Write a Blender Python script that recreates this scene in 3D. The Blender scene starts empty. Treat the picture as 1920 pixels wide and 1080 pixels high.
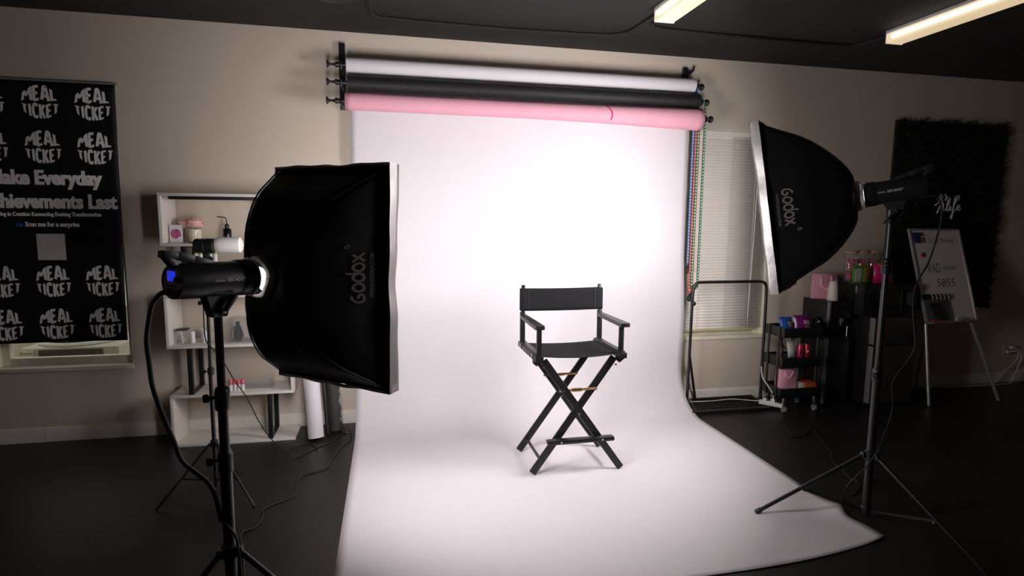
import bpy, bmesh, math, random
from mathutils import Vector, Matrix, Euler

scene = bpy.context.scene
COL = scene.collection
random.seed(7)

# ------------------------------------------------------------------ camera, world, exposure
cam_data = bpy.data.cameras.new('camera')
cam = bpy.data.objects.new('camera', cam_data)
COL.objects.link(cam)
CR = Vector((0.97800589, -0.20837627, 0.00915448))
CD = Vector((-0.01579866, -0.11777154, -0.99291503))
CF = Vector((0.20797807, 0.97093213, -0.11847333))
m = Matrix((CR, -CD, -CF)).transposed().to_4x4()
m.translation = Vector((0.0, -4.54858, 1.60578))
cam.matrix_world = m
cam_data.sensor_width = 36.0
cam_data.lens = 1074.297 * 36.0 / 1920.0
cam_data.clip_start = 0.05
cam_data.clip_end = 80
scene.camera = cam

scene.view_settings.view_transform = 'Standard'
scene.view_settings.look = 'None'
scene.view_settings.gamma = 1.0
scene.view_settings.use_curve_mapping = False
scene.view_settings.exposure = 0.0

world = bpy.data.worlds.new('sky')
scene.world = world
world.use_nodes = True
bg = world.node_tree.nodes['Background']
bg.inputs[0].default_value = (1.0, 0.98, 0.92, 1)
bg.inputs[1].default_value = 0.75

FLASH = 26.0          # radiance of the two softbox fronts
TUBE = 1.15            # ceiling fittings

# ------------------------------------------------------------------ materials
MATS = {}
def mat(name, col, rough=0.6, metal=0.0, var=0.06, scale=25.0, bump=0.0, bscale=120.0, spec=0.5, emit=None, estr=0.0, coat=0.0, sheen=0.0):
    if name in MATS:
        return MATS[name]
    mt = bpy.data.materials.new(name)
    mt.use_nodes = True
    nt = mt.node_tree
    b = nt.nodes['Principled BSDF']
    b.inputs['Roughness'].default_value = rough
    b.inputs['Metallic'].default_value = metal
    b.inputs['Specular IOR Level'].default_value = spec
    b.inputs['Coat Weight'].default_value = coat
    b.inputs['Sheen Weight'].default_value = sheen
    tc = nt.nodes.new('ShaderNodeTexCoord')
    nz = nt.nodes.new('ShaderNodeTexNoise')
    nz.inputs['Scale'].default_value = scale
    nz.inputs['Detail'].default_value = 3.0
    rp = nt.nodes.new('ShaderNodeValToRGB')
    lo = [max(0, c * (1 - var)) for c in col[:3]]
    hi = [min(1, c * (1 + var)) for c in col[:3]]
    rp.color_ramp.elements[0].position = 0.3
    rp.color_ramp.elements[1].position = 0.7
    rp.color_ramp.elements[0].color = (*lo, 1)
    rp.color_ramp.elements[1].color = (*hi, 1)
    nt.links.new(tc.outputs['Object'], nz.inputs['Vector'])
    nt.links.new(nz.outputs['Fac'], rp.inputs['Fac'])
    nt.links.new(rp.outputs['Color'], b.inputs['Base Color'])
    if bump > 0:
        n2 = nt.nodes.new('ShaderNodeTexNoise')
        n2.inputs['Scale'].default_value = bscale
        n2.inputs['Detail'].default_value = 4.0
        bp = nt.nodes.new('ShaderNodeBump')
        bp.inputs['Strength'].default_value = bump
        bp.inputs['Distance'].default_value = 0.01
        nt.links.new(tc.outputs['Object'], n2.inputs['Vector'])
        nt.links.new(n2.outputs['Fac'], bp.inputs['Height'])
        nt.links.new(bp.outputs['Normal'], b.inputs['Normal'])
    if emit:
        b.inputs['Emission Color'].default_value = (*emit, 1)
        b.inputs['Emission Strength'].default_value = estr
    MATS[name] = mt
    return mt

def clear_mat(name, tint=(0.95, 0.96, 0.96), gloss=0.08, body=0.06, bodycol=(0.8, 0.8, 0.8)):
    if name in MATS:
        return MATS[name]
    mt = bpy.data.materials.new(name)
    mt.use_nodes = True
    nt = mt.node_tree
    nt.nodes.remove(nt.nodes['Principled BSDF'])
    out = nt.nodes['Material Output']
    tr = nt.nodes.new('ShaderNodeBsdfTransparent'); tr.inputs[0].default_value = (*tint, 1)
    gl = nt.nodes.new('ShaderNodeBsdfGlossy'); gl.inputs['Roughness'].default_value = 0.06
    df = nt.nodes.new('ShaderNodeBsdfDiffuse'); df.inputs[0].default_value = (*bodycol, 1)
    lw = nt.nodes.new('ShaderNodeLayerWeight'); lw.inputs[0].default_value = 0.25
    mp = nt.nodes.new('ShaderNodeMath'); mp.operation = 'MULTIPLY_ADD'
    mp.inputs[1].default_value = 0.28; mp.inputs[2].default_value = gloss
    mx = nt.nodes.new('ShaderNodeMixShader'); m2 = nt.nodes.new('ShaderNodeMixShader')
    m2.inputs[0].default_value = body
    nt.links.new(lw.outputs['Fresnel'], mp.inputs[0])
    nt.links.new(mp.outputs[0], mx.inputs[0])
    nt.links.new(tr.outputs[0], m2.inputs[1]); nt.links.new(df.outputs[0], m2.inputs[2])
    nt.links.new(m2.outputs[0], mx.inputs[1]); nt.links.new(gl.outputs[0], mx.inputs[2])
    nt.links.new(mx.outputs[0], out.inputs['Surface'])
    MATS[name] = mt
    return mt

WALL = mat('taupe_wall_paint', (0.615, 0.528, 0.435), 0.75, var=0.025, scale=1.3, bump=0.05, bscale=90)
CEIL = mat('black_ceiling_paint', (0.0105, 0.0090, 0.0086), 0.8, var=0.1, scale=2, bump=0.08, bscale=60)
FLOOR = mat('black_vinyl_floor', (0.012, 0.0105, 0.0098), 0.42, var=0.25, scale=1.6, bump=0.02, bscale=30, spec=0.45)
SKIRT = mat('cream_skirting_paint', (0.72, 0.67, 0.60), 0.55, var=0.03)
FRAME = mat('cream_window_paint', (0.76, 0.72, 0.58), 0.5, var=0.03)
PAPER = mat('white_paper', (0.685, 0.648, 0.668), 0.8, var=0.012, scale=2.5, bump=0.02, bscale=6, spec=0.2)
PINKP = mat('pink_paper', (0.70, 0.345, 0.42), 0.75, var=0.03, scale=5, spec=0.2)
BLACKP = mat('black_paper', (0.014, 0.0125, 0.013), 0.6, var=0.1, scale=5, spec=0.35)
GREYP = mat('charcoal_paper', (0.035, 0.032, 0.030), 0.65, var=0.1, scale=5)
BLK = mat('black_plastic', (0.010, 0.010, 0.011), 0.42, var=0.15)
BLKM = mat('black_metal', (0.010, 0.010, 0.011), 0.35, var=0.15, spec=0.6)
STEEL = mat('bright_steel', (0.62, 0.61, 0.60), 0.28, metal=1.0, var=0.05)
FABRIC = mat('black_softbox_fabric', (0.0075, 0.0072, 0.0082), 0.55, var=0.15, scale=6, bump=0.06, bscale=14, spec=0.3)
SILVER = mat('silver_fabric', (0.37, 0.355, 0.345), 0.40, metal=0.55, var=0.08, scale=9, bump=0.25, bscale=18)
CANVAS = mat('black_canvas', (0.0085, 0.0085, 0.0095), 0.85, var=0.12, scale=80, bump=0.1, bscale=500, spec=0.2)
WOODB = mat('black_lacquered_wood', (0.007, 0.0065, 0.0065), 0.38, var=0.15, scale=15, spec=0.45)
BRASS = mat('brass', (0.60, 0.36, 0.13), 0.33, metal=1.0, var=0.12)
SHELFW = mat('cream_board', (0.70, 0.655, 0.60), 0.5, var=0.02)
PRINT = mat('tan_print', (0.26, 0.21, 0.175), 0.7, var=0.05)
PRINTG = mat('grey_print', (0.20, 0.20, 0.205), 0.7, var=0.05)
BANNER = mat('banner_vinyl', (0.0075, 0.0075, 0.0085), 0.6, var=0.1, spec=0.25)
BANTXT = mat('banner_lettering', (0.93, 0.88, 0.86), 0.7, var=0.07, scale=40)
WHITEP = mat('white_plastic', (0.72, 0.70, 0.70), 0.4, var=0.02)
PINK = mat('pink_card', (0.72, 0.34, 0.45), 0.6, var=0.03)
GLASS = clear_mat('clear_glass')
ACRYL = clear_mat('clear_acrylic', (0.97, 0.97, 0.975), 0.02, 0.05, (0.9, 0.9, 0.9))
def plain(name, c, rough=0.5, **k):
    return mat(name, c, rough, **k)

# ------------------------------------------------------------------ mesh builder
def basis(d):
    d = Vector(d).normalized()
    a = Vector((0, 0, 1)) if abs(d.z) < 0.95 else Vector((1, 0, 0))
    u = d.cross(a).normalized()
    return u, d.cross(u).normalized(), d

class M:
    def __init__(s, T=None):
        s.bm = bmesh.new(); s.T = T
    def v(s, p):
        p = Vector(p)
        return s.bm.verts.new(s.T @ p if s.T is not None else p)
    def f(s, vs):
        try:
            return s.bm.faces.new(vs)
        except ValueError:
            return None
    def box(s, a, b, bev=0.0, R=None, c=None):
        t = bmesh.new()
        x0, y0, z0 = [min(a[i], b[i]) for i in range(3)]
        x1, y1, z1 = [max(a[i], b[i]) for i in range(3)]
        vs = [t.verts.new(p) for p in ((x0,y0,z0),(x1,y0,z0),(x1,y1,z0),(x0,y1,z0),(x0,y0,z1),(x1,y0,z1),(x1,y1,z1),(x0,y1,z1))]
        for q in ((0,3,2,1),(4,5,6,7),(0,1,5,4),(1,2,6,5),(2,3,7,6),(3,0,4,7)):
            t.faces.new([vs[i] for i in q])
        if bev > 0:
            bmesh.ops.bevel(t, geom=list(t.edges), offset=bev, segments=2, profile=0.6, affect='EDGES')
        if R is not None:
            cc = Vector(c) if c is not None else Vector(((x0+x1)/2, (y0+y1)/2, (z0+z1)/2))
            for w in t.verts: w.co = cc + R @ (w.co - cc)
        s.add(t); return s
    def add(s, t):
        mp = {w: s.v(w.co) for w in t.verts}
        for fc in t.faces: s.f([mp[w] for w in fc.verts])
        t.free()
    def beam(s, p0, p1, w, h, up=(0, 0, 1), bev=0.0):
        p0, p1 = Vector(p0), Vector(p1)
        d = (p1 - p0); L = d.length; d.normalize()
        u = Vector(up); sx = d.cross(u).normalized(); u = sx.cross(d).normalized()
        R = Matrix((d, sx, u)).transposed()
        return s._ob((p0+p1)/2, (L, w, h), R, bev)
    def _ob(s, c, size, R, bev=0.0):
        t = bmesh.new()
        h = [q/2 for q in size]
        vs = [t.verts.new((x*h[0], y*h[1], z*h[2])) for z in (-1, 1) for x, y in ((-1,-1),(1,-1),(1,1),(-1,1))]
        for q in ((0,3,2,1),(4,5,6,7),(0,1,5,4),(1,2,6,5),(2,3,7,6),(3,0,4,7)):
            t.faces.new([vs[i] for i in q])
        if bev > 0:
            bmesh.ops.bevel(t, geom=list(t.edges), offset=bev, segments=2, profile=0.6, affect='EDGES')
        for w in t.verts: w.co = Vector(c) + R @ w.co
        s.add(t); return s
    def cyl(s, p0, p1, r0, r1=None, n=20, cap=True):
        r1 = r0 if r1 is None else r1
        p0, p1 = Vector(p0), Vector(p1)
        u, w, d = basis(p1 - p0)
        A = [s.v(p0 + (u*math.cos(k*2*math.pi/n) + w*math.sin(k*2*math.pi/n))*r0) for k in range(n)]
        B = [s.v(p1 + (u*math.cos(k*2*math.pi/n) + w*math.sin(k*2*math.pi/n))*r1) for k in range(n)]
        for k in range(n): s.f([A[k], A[(k+1) % n], B[(k+1) % n], B[k]])
        if cap: s.f(A[::-1]); s.f(B)
        return s
    def lathe(s, c, prof, axis=(0, 0, 1), n=24, sq=(1, 1)):
        c = Vector(c); u, w, d = basis(axis)
        rings = []
        for r, z in prof:
            rings.append([s.v(c + d*z + (u*math.cos(k*2*math.pi/n)*sq[0] + w*math.sin(k*2*math.pi/n)*sq[1])*max(r, 1e-4)) for k in range(n)])
        for A, B in zip(rings, rings[1:]):
            for k in range(n): s.f([A[k], A[(k+1) % n], B[(k+1) % n], B[k]])
        s.f(rings[0][::-1]); s.f(rings[-1])
        return s
    def tube(s, pts, r, n=8, smooth=4):
        P = [Vector(p) for p in pts]
        if smooth and len(P) > 2:
            Q = []
            for i in range(len(P)-1):
                a = P[max(i-1, 0)]; b = P[i]; c = P[i+1]; d = P[min(i+2, len(P)-1)]
                for k in range(smooth):
                    t = k/smooth
                    Q.append(0.5*((2*b) + (c-a)*t + (2*a-5*b+4*c-d)*t*t + (3*b-a-3*c+d)*t**3))
            Q.append(P[-1]); P = Q
        rings = []; pu = None
        for i, p in enumerate(P):
            d = (P[min(i+1, len(P)-1)] - P[max(i-1, 0)])
            if d.length < 1e-9: d = Vector((0, 0, 1))
            d.normalize()
            if pu is None: u = basis(d)[0]
            else:
                u = pu - d*pu.dot(d)
                u = u.normalized() if u.length > 1e-6 else basis(d)[0]
            pu = u; w = d.cross(u)
            rings.append([s.v(p + (u*math.cos(k*2*math.pi/n) + w*math.sin(k*2*math.pi/n))*r) for k in range(n)])
        for A, B in zip(rings, rings[1:]):
            for k in range(n): s.f([A[k], A[(k+1) % n], B[(k+1) % n], B[k]])
        s.f(rings[0][::-1]); s.f(rings[-1])
        return s
    def sphere(s, c, r, n=14, sc=(1, 1, 1)):
        t = bmesh.new()
        bmesh.ops.create_uvsphere(t, u_segments=n, v_segments=max(6, n//2+2), radius=r)
        for w in t.verts: w.co = Vector((w.co.x*sc[0], w.co.y*sc[1], w.co.z*sc[2])) + Vector(c)
        s.add(t); return s
    def prism(s, poly, o, u, v, w, d):
        o, u, v, w = Vector(o), Vector(u), Vector(v), Vector(w)
        A = [s.v(o + u*a + v*b) for a, b in poly]; B = [s.v(o + u*a + v*b + w*d) for a, b in poly]
        n = len(poly)
        s.f(A[::-1]); s.f(B)
        for k in range(n): s.f([A[k], A[(k+1) % n], B[(k+1) % n], B[k]])
        return s
    def grid(s, fn, nu, nv):
        V = [[s.v(fn(i/nu, j/nv)) for j in range(nv+1)] for i in range(nu+1)]
        for i in range(nu):
            for j in range(nv): s.f([V[i][j], V[i+1][j], V[i+1][j+1], V[i][j+1]])
        return s
    def flat(s, geo, fn):
        vs, fs = geo
        V = [s.v(fn(a, b)) for a, b in vs]
        for fc in fs: s.f([V[i] for i in fc])
        return s
    def build(s, name, mt, parent=None, label=None, angle=35, loc=None, solid=0.0, fixn=True):
        off = Vector(loc) if loc is not None else Vector((0, 0, 0))
        p = parent
        while p is not None:
            off = off + p.location; p = p.parent
        if fixn: bmesh.ops.recalc_face_normals(s.bm, faces=list(s.bm.faces))
        for w in s.bm.verts: w.co -= off
        me = bpy.data.meshes.new(name)
        s.bm.to_mesh(me); s.bm.free()
        me.materials.append(mt)
        for pl in me.polygons: pl.use_smooth = True
        me.set_sharp_from_angle(angle=math.radians(angle))
        o = bpy.data.objects.new(name, me)
        COL.objects.link(o)
        if parent is not None: o.parent = parent
        elif loc is not None: o.location = loc
        if label: o['label'] = label
        if solid:
            md = o.modifiers.new('thickness', 'SOLIDIFY'); md.thickness = solid; md.offset = 0
        return o

def thing(name, label, cat, loc, group=None):
    o = bpy.data.objects.new(name, None)
    COL.objects.link(o)
    o.location = loc; o.empty_display_size = 0.1
    o['label'] = label; o['category'] = cat
    if group: o['group'] = group
    return o
def tag(o, label, cat, group=None, kind=None):
    o['label'] = label; o['category'] = cat
    if group: o['group'] = group
    if kind: o['kind'] = kind
    return o
def struct(name, mm, mt, parent=None, loc=None):
    o = mm.build(name, mt, parent, loc=loc)
    if parent is None:
        o['kind'] = 'structure'; o['label'] = name.replace('_', ' '); o['category'] = name.split('_')[0]
    return o
def copy_tree(root, delta, label, group=None):
    r = root.copy(); COL.objects.link(r)
    r.location = root.location + Vector(delta)
    r['label'] = label
    if group: r['group'] = group
    for ch in list(root.children):
        c = ch.copy(); COL.objects.link(c); c.parent = r
        for g in list(ch.children):
            d = g.copy(); COL.objects.link(d); d.parent = c
    return r

# ------------------------------------------------------------------ lettering
def glyphs(text, w=None, h=None, bold=0.0, shear=0.0, space=1.0, cuts=0, anchor='c'):
    cu = bpy.data.curves.new('t', 'FONT')
    cu.body = text; cu.size = 1.0; cu.offset = bold; cu.shear = shear; cu.space_character = space
    cu.dimensions = '2D'; cu.fill_mode = 'FRONT'; cu.resolution_u = 3
    ob = bpy.data.objects.new('t', cu); COL.objects.link(ob)
    bpy.context.view_layer.update()
    dg = bpy.context.evaluated_depsgraph_get()
    me = bpy.data.meshes.new_from_object(ob.evaluated_get(dg))
    bm = bmesh.new(); bm.from_mesh(me)
    bmesh.ops.remove_doubles(bm, verts=list(bm.verts), dist=1e-5)
    if cuts:
        for _ in range(cuts):
            es = [e for e in bm.edges if e.calc_length() > 0.09]
            if es: bmesh.ops.subdivide_edges(bm, edges=es, cuts=1, use_grid_fill=False)
        bmesh.ops.triangulate(bm, faces=list(bm.faces))
    bm.verts.index_update()
    vs = [(q.co.x, q.co.y) for q in bm.verts]; fs = [[q.index for q in fc.verts] for fc in bm.faces]
    bm.free(); bpy.data.objects.remove(ob); bpy.data.curves.remove(cu); bpy.data.meshes.remove(me)
    return fitgeo((vs, fs), w, h, anchor)
def fitgeo(geo, w, h, anchor='c'):
    vs, fs = geo
    x0 = min(a for a, _ in vs); x1 = max(a for a, _ in vs); y0 = min(b for _, b in vs); y1 = max(b for _, b in vs)
    sx = (w/(x1-x0)) if w else None; sy = (h/(y1-y0)) if h else None
    sx = sx or sy; sy = sy or sx
    cx = {'c': (x0+x1)/2, 'l': x0, 'r': x1}[anchor]; cy = (y0+y1)/2
    return [((a-cx)*sx, (b-cy)*sy) for a, b in vs], fs
def strokes(lines, wd):
    vs = []; fs = []
    for L in lines:
        n = len(L); base = len(vs)
        for i in range(n):
            ax, ay = L[max(i-1, 0)]; bx, by = L[min(i+1, n-1)]
            dx, dy = bx-ax, by-ay; l = math.hypot(dx, dy) or 1
            nx, ny = -dy/l*wd/2, dx/l*wd/2
            vs += [(L[i][0]+nx, L[i][1]+ny), (L[i][0]-nx, L[i][1]-ny)]
        for i in range(n-1):
            k = base+2*i; fs.append([k, k+1, k+3, k+2])
    return vs, fs
def arc(cx, cy, r, a0, a1, n=20, ry=None):
    ry = ry or r
    return [(cx+r*math.cos(math.radians(a0+(a1-a0)*i/n)), cy+ry*math.sin(math.radians(a0+(a1-a0)*i/n))) for i in range(n+1)]
def maker_logo():
    g = arc(0.5, 0.5, 0.42, 70, 330, 22) + [(0.80, 0.42), (0.62, 0.50), (0.45, 0.52)]
    o1 = arc(1.5, 0.46, 0.37, 0, 360, 24)
    dd = arc(2.47, 0.46, 0.37, 0, 360, 24)
    st = [(2.84, 0.46), (2.84, 0.9), (2.9, 1.28)]
    o2 = arc(3.44, 0.46, 0.37, 0, 360, 24)
    x1 = [(3.98, 0.05), (4.72, 0.88)]; x2 = [(3.98, 0.88), (4.72, 0.05)]
    return strokes([g, o1, dd, st, o2, x1, x2], 0.2)

# ------------------------------------------------------------------ room
H = 2.96
XL, XR, YF = -4.6, 7.6, -8.5
WL = (-2.70, -1.83, 0.53, 2.40)   # left window opening
WR = (2.50, 3.32, 0.58, 2.385)    # right window opening
TH = 0.16
struct('floor', M().box((XL, YF, -0.1), (XR, TH, 0)), FLOOR)
struct('ceiling', M().box((XL, YF, H), (XR, TH, H+0.1)), CEIL)
w = M()
xs = [XL, WL[0], WL[1], WR[0], WR[1], XR]
for i in range(5):
    if i == 1: zz = [(0, WL[2]), (WL[3], H)]
    elif i == 3: zz = [(0, WR[2]), (WR[3], H)]
    else: zz = [(0, H)]
    for z0, z1 in zz: w.box((xs[i], 0, z0), (xs[i+1], TH, z1))
bmesh.ops.remove_doubles(w.bm, verts=list(w.bm.verts), dist=1e-5)
struct('wall_back', w, WALL)
struct('wall_left', M().box((XL-0.1, YF, 0), (XL, TH, H)), WALL)
struct('wall_right', M().box((XR, YF, 0), (XR+0.1, TH, H)), WALL)
struct('wall_front', M().box((XL, YF-0.1, 0), (XR, YF, H)), WALL)
b = M()
prof = [(0, 0), (0.016, 0), (0.016, 0.085), (0.010, 0.10), (0, 0.104)]
for x0, x1 in ((XL, -2.425), (-2.42, XR)):
    b.prism(prof, (x0, 0, 0), (0, -1, 0), (0, 0, 1), (1, 0, 0), x1-x0)
struct('baseboard_back', b, SKIRT)

def window(name, W, pane=True):
    x0, x1, z0, z1 = W
    e = bpy.data.objects.new(name, None); COL.objects.link(e); e.location = (x0, 0, z0)
    e['kind'] = 'structure'; e['label'] = name.replace('_', ' '); e['category'] = 'window'
    f = M(); y0, y1 = 0.085, 0.135
    f.box((x0, y0, z0), (x0+0.055, y1, z1), 0.004).box((x1-0.055, y0, z0), (x1, y1, z1), 0.004)
    f.box((x0+0.055, y0, z0), (x1-0.055, y1, z0+0.06), 0.004).box((x0+0.055, y0, z1-0.055), (x1-0.055, y1, z1), 0.004)
    f.box((x0+0.0545, y0+0.01, (z0+z1)/2-0.02), (x1-0.0545, y1-0.005, (z0+z1)/2+0.02), 0.004)
    f.build('window_frame', FRAME, e)
    s = M().box((x0, -0.012, z0-0.02), (x1, 0.09, z0+0.008), 0.003)
    s.build('window_sill', FRAME, e)
    r = M().box((x0, 0.0, z0), (x0+0.006, 0.09, z1)).box((x1-0.006, 0, z0), (x1, 0.09, z1)).box((x0, 0, z1-0.006), (x1, 0.09, z1))
    r.build('window_reveal', FRAME, e)
    M().box((x0+0.05, 0.108, z0+0.055), (x1-0.05, 0.112, z1-0.05)).build('window_pane', GLASS, e)
    return e
window('window_1', WL)
window('window_2', WR)

# ------------------------------------------------------------------ outside the left window
EXTG = plain('dry_ground', (0.30, 0.24, 0.14), 0.9, var=0.5, scale=14)
g = M().box((-9, 0.2, -0.4), (9, 9, -0.3))
tag(g.build('ground', EXTG, None, loc=(0, 4, -0.3)), 'dry brown ground outside the left window', 'ground')
ACM = plain('beige_steel', (0.62, 0.58, 0.45), 0.5, var=0.03)
ac = thing('condenser_unit', 'beige outdoor cooling unit seen through gap under the black banner', 'air conditioner', (-2.55, 0.75, -0.3))
AX0, AX1, AY0, AY1, AZ = -2.82, -2.13, 0.50, 1.12, 0.600
bb = M().box((AX0, AY0, -0.3), (AX1, AY1, AZ-0.026), 0.010)
bb.build('cabinet', ACM, ac)
lv = M()
n = 46
for k in range(n):
    x = AX0+0.135+(AX1-AX0-0.25)*k/(n-1)
    lv.box((x, AY0-0.012, -0.2), (x+0.004, AY0, AZ-0.040))
lv.build('louvres', plain('dark_louvre', (0.10, 0.09, 0.06), 0.6), ac)
cx, cy = -2.52, (AY0+AY1)/2
M().lathe((cx, cy, AZ-0.026), [(0.285, 0), (0.295, 0.01), (0.285, 0.022), (0.255, 0.026), (0.25, 0.0)], n=48).build('fan_shroud', plain('pale_steel', (0.75, 0.73, 0.66), 0.5), ac)
gd = M()
for r_ in (0.05, 0.09, 0.13, 0.17, 0.21, 0.24):
    gd.tube([(cx+r_*math.cos(a*math.pi/16), cy+r_*math.sin(a*math.pi/16), AZ+0.006) for a in range(33)], 0.004, 6, 0)
for a in range(8):
    gd.tube([(cx, cy, AZ+0.006), (cx+0.26*math.cos(a*math.pi/4), cy+0.26*math.sin(a*math.pi/4), AZ+0.006)], 0.004, 6, 0)
gd.build('fan_guard', plain('dark_wire', (0.05, 0.05, 0.05), 0.5), ac)
st = M().box((-2.812, AY0-0.016, AZ-0.088), (-2.722, AY0-0.002, AZ-0.035)).build('sticker', plain('cream_sticker', (0.8, 0.78, 0.62), 0.5), ac)
M().flat(glyphs('Puron', 0.076, 0.022, 0.01), lambda a, c: (-2.768+a, AY0-0.0175, AZ-0.060+c)).build('sticker_lettering', plain('sticker_ink', (0.05, 0.09, 0.05), 0.6), st)

# ------------------------------------------------------------------ right window blind
SLAT = plain('blind_slat', (0.80, 0.745, 0.675), 0.6, var=0.02)
bl = thing('window_blind', 'cream horizontal slat blind drawn down over the right window', 'blind', (2.9, 0.03, 0.62))
M().box((WR[0]+0.012, 0.012, WR[3]-0.05), (WR[1]-0.012, 0.055, WR[3]-0.008), 0.004).build('headrail', SLAT, bl)
sl = M()
N = 66
for k in range(N):
    z = 0.665+(WR[3]-0.06-0.665)*k/(N-1)
    sl.grid(lambda u, v: (WR[0]+0.014+(WR[1]-WR[0]-0.028)*u, 0.026+0.011*v, z+0.0135-0.0285*(1-v)+0.0015*math.sin(v*math.pi)), 1, 3)
sl.build('slats', SLAT, bl, solid=0.0012, fixn=False)
M().box((WR[0]+0.014, 0.02, 0.632), (WR[1]-0.10, 0.046, 0.648), 0.004).build('bottom_rail', plain('yellowed_rail', (0.58, 0.52, 0.24), 0.5), bl)
cd = M()
for x in (WR[0]+0.16, WR[0]+0.42, WR[1]-0.16):
    cd.tube([(x, 0.014, WR[3]-0.05), (x, 0.014, 0.64)], 0.0018, 6, 0)
cd.build('ladder_cords', WHITEP, bl)
M().tube([(WR[1]-0.14, 0.008, WR[3]-0.05), (WR[1]-0.155, -0.004, 1.5), (WR[1]-0.17, 0.0, 0.74)], 0.004, 8, 3).build('tilt_wand', WHITEP, bl)

# ------------------------------------------------------------------ banner
bn = thing('hanging_banner', 'tall black vinyl banner with pale lettering hung over the left window', 'banner', (-2.27, -0.02, 0.72))
BX0, BX1, BZ0, BZ1 = -2.715, -1.818, 0.722, 2.496
def banner_pt(x, z, d=0.0):
    t = (z-BZ0)/(BZ1-BZ0)
    bow = 0.010*math.sin((x-BX0)*7+z*1.5)*(1-t) - 0.012*max(0, 0.12-t)/0.12*0.5
    xs_ = x + (BX1-x)/(BX1-BX0)*0 - 0.03*(1-t)*((x-BX0)/(BX1-BX0))
    return Vector((xs_, -0.022-bow*0.6-d, z))
M().grid(lambda u, v: banner_pt(BX0+(BX1-BX0)*u, BZ0+(BZ1-BZ0)*v), 24, 40).build('banner_sheet', BANNER, bn, solid=0.002)
M().cyl((BX0-0.01, -0.018, BZ1+0.004), (BX1+0.01, -0.018, BZ1+0.004), 0.008, n=10).build('hanging_rod', plain('grey_rod', (0.22, 0.21, 0.2), 0.4), bn)
LET = {'M': [[(0, 0), (.06, 1), (.5, .34), (.94, 1), (1, 0)]], 'E': [[(.95, .95), (.08, .97), (.08, .5), (.8, .52)], [(.08, .5), (.08, .05), (.97, .05)]],
       'A': [[(0, 0), (.36, 1), (.64, 1), (1, 0)], [(.2, .32), (.8, .32)]], 'L': [[(.08, 1), (.08, .05), (.98, .07)]], 'T': [[(0, .92), (1, .92)], [(.5, .92), (.5, 0)]],
       'I': [[(.5, 0), (.5, 1)]], 'C': [[(.95, .8), (.7, .97), (.3, .96), (.07, .7), (.07, .3), (.3, .04), (.7, .03), (.95, .2)]],
       'K': [[(.08, 0), (.08, 1)], [(.95, 1), (.12, .45)], [(.35, .6), (.98, 0)]]}
def dense(L, n=7):
    out = []
    for p, q in zip(L, L[1:]):
        out += [(p[0]+(q[0]-p[0])*k/n, p[1]+(q[1]-p[1])*k/n) for k in range(n)]
    return out+[L[-1]]
def word(txt, wd):
    ws = {'M': 1.35, 'I': 0.25, 'A': 1.1}
    gap = 0.42; x = 0; Ls = []
    for c_ in txt:
        w_ = ws.get(c_, 0.85)
        for L in LET[c_]: Ls.append([(x+a_*w_, b_) for a_, b_ in dense(L)])
        x += w_+gap
    T_ = x-gap
    Ls = [[(a_/T_*1.84-0.92, b_*0.86-0.43) for a_, b_ in L] for L in Ls]
    return strokes(Ls, wd)
top_g = word('MEAL', 0.165); bot_g = word('TICKET', 0.135)
def circ(geo, up):
    vs, fs = geo; out = []
    for a, c in vs:
        x = a*0.93 if up else a
        c = c+0.5 if up else 0.5-c
        top = math.sqrt(max(0.0, 1.16-x*x))*0.93
        low = 0.05 + (0.05*math.sin(x*9+1) if up else 0.04*math.sin(x*7))
        y = low + c*(top-low)
        x = x*(1.0 - 0.08*c*abs(x))
        out.append((x, y if up else -y))
    return out, fs
tg, bgm = circ(top_g, True), circ(bot_g, False)
for zr in (2.357, 2.062, 1.150, 0.850):
    for xc in (-2.585, -2.270, -1.957):
        lm = M()
        for geo in (tg, bgm):
            for sh_ in (0.0,):
                lm.flat(geo, lambda a, c: banner_pt(xc+a*0.118, zr+c*0.113, 0.0032))
        lm.build('round_logo', BANTXT, bn)
def bline(txt, xr, zc, w, h, bold, name, anchor='r', mt=BANTXT):
    q = M(); g_ = glyphs(txt, w-h*0.05, h, bold, anchor=anchor, cuts=1)
    for k in (0, 1, 2):
        q.flat(g_, lambda a, c: banner_pt(xr+a-h*0.025*k, zc+c, 0.0032+0.0001*k))
    q.build(name, mt, bn)
bline('Make Everyday', -1.922, 1.846, 0.69, 0.130, 0.035, 'headline')
bline('Achievements Last', -1.836, 1.702, 0.845, 0.102, 0.035, 'headline')
bline('Thriving in Creation Konnecting Evolving Transformation', -1.942, 1.610, 0.68, 0.037, 0.03, 'tagline')
bline('Scan me for a surprise', -2.082, 1.540, 0.335, 0.043, 0.035, 'tagline')
BLUEI = plain('blue_print', (0.03, 0.10, 0.35), 0.6)
M().flat(strokes([[(-0.018, 0), (-0.006, 0)], [(0, 0.0), (0.022, 0.0)]], 0.022), lambda a, c: banner_pt(-2.45+a, 1.538+c, 0.0032)).build('arrow_mark', BLUEI, bn)
M().flat(([(-0.088, -0.09), (0.088, -0.09), (0.088, 0.09), (-0.088, 0.09)], [[0, 1, 2, 3]]), lambda a, c: banner_pt(-2.268+a, 1.39+c, 0.0032)).build('pale_square', plain('pale_square_print', (0.62, 0.59, 0.58), 0.7), bn)

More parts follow.
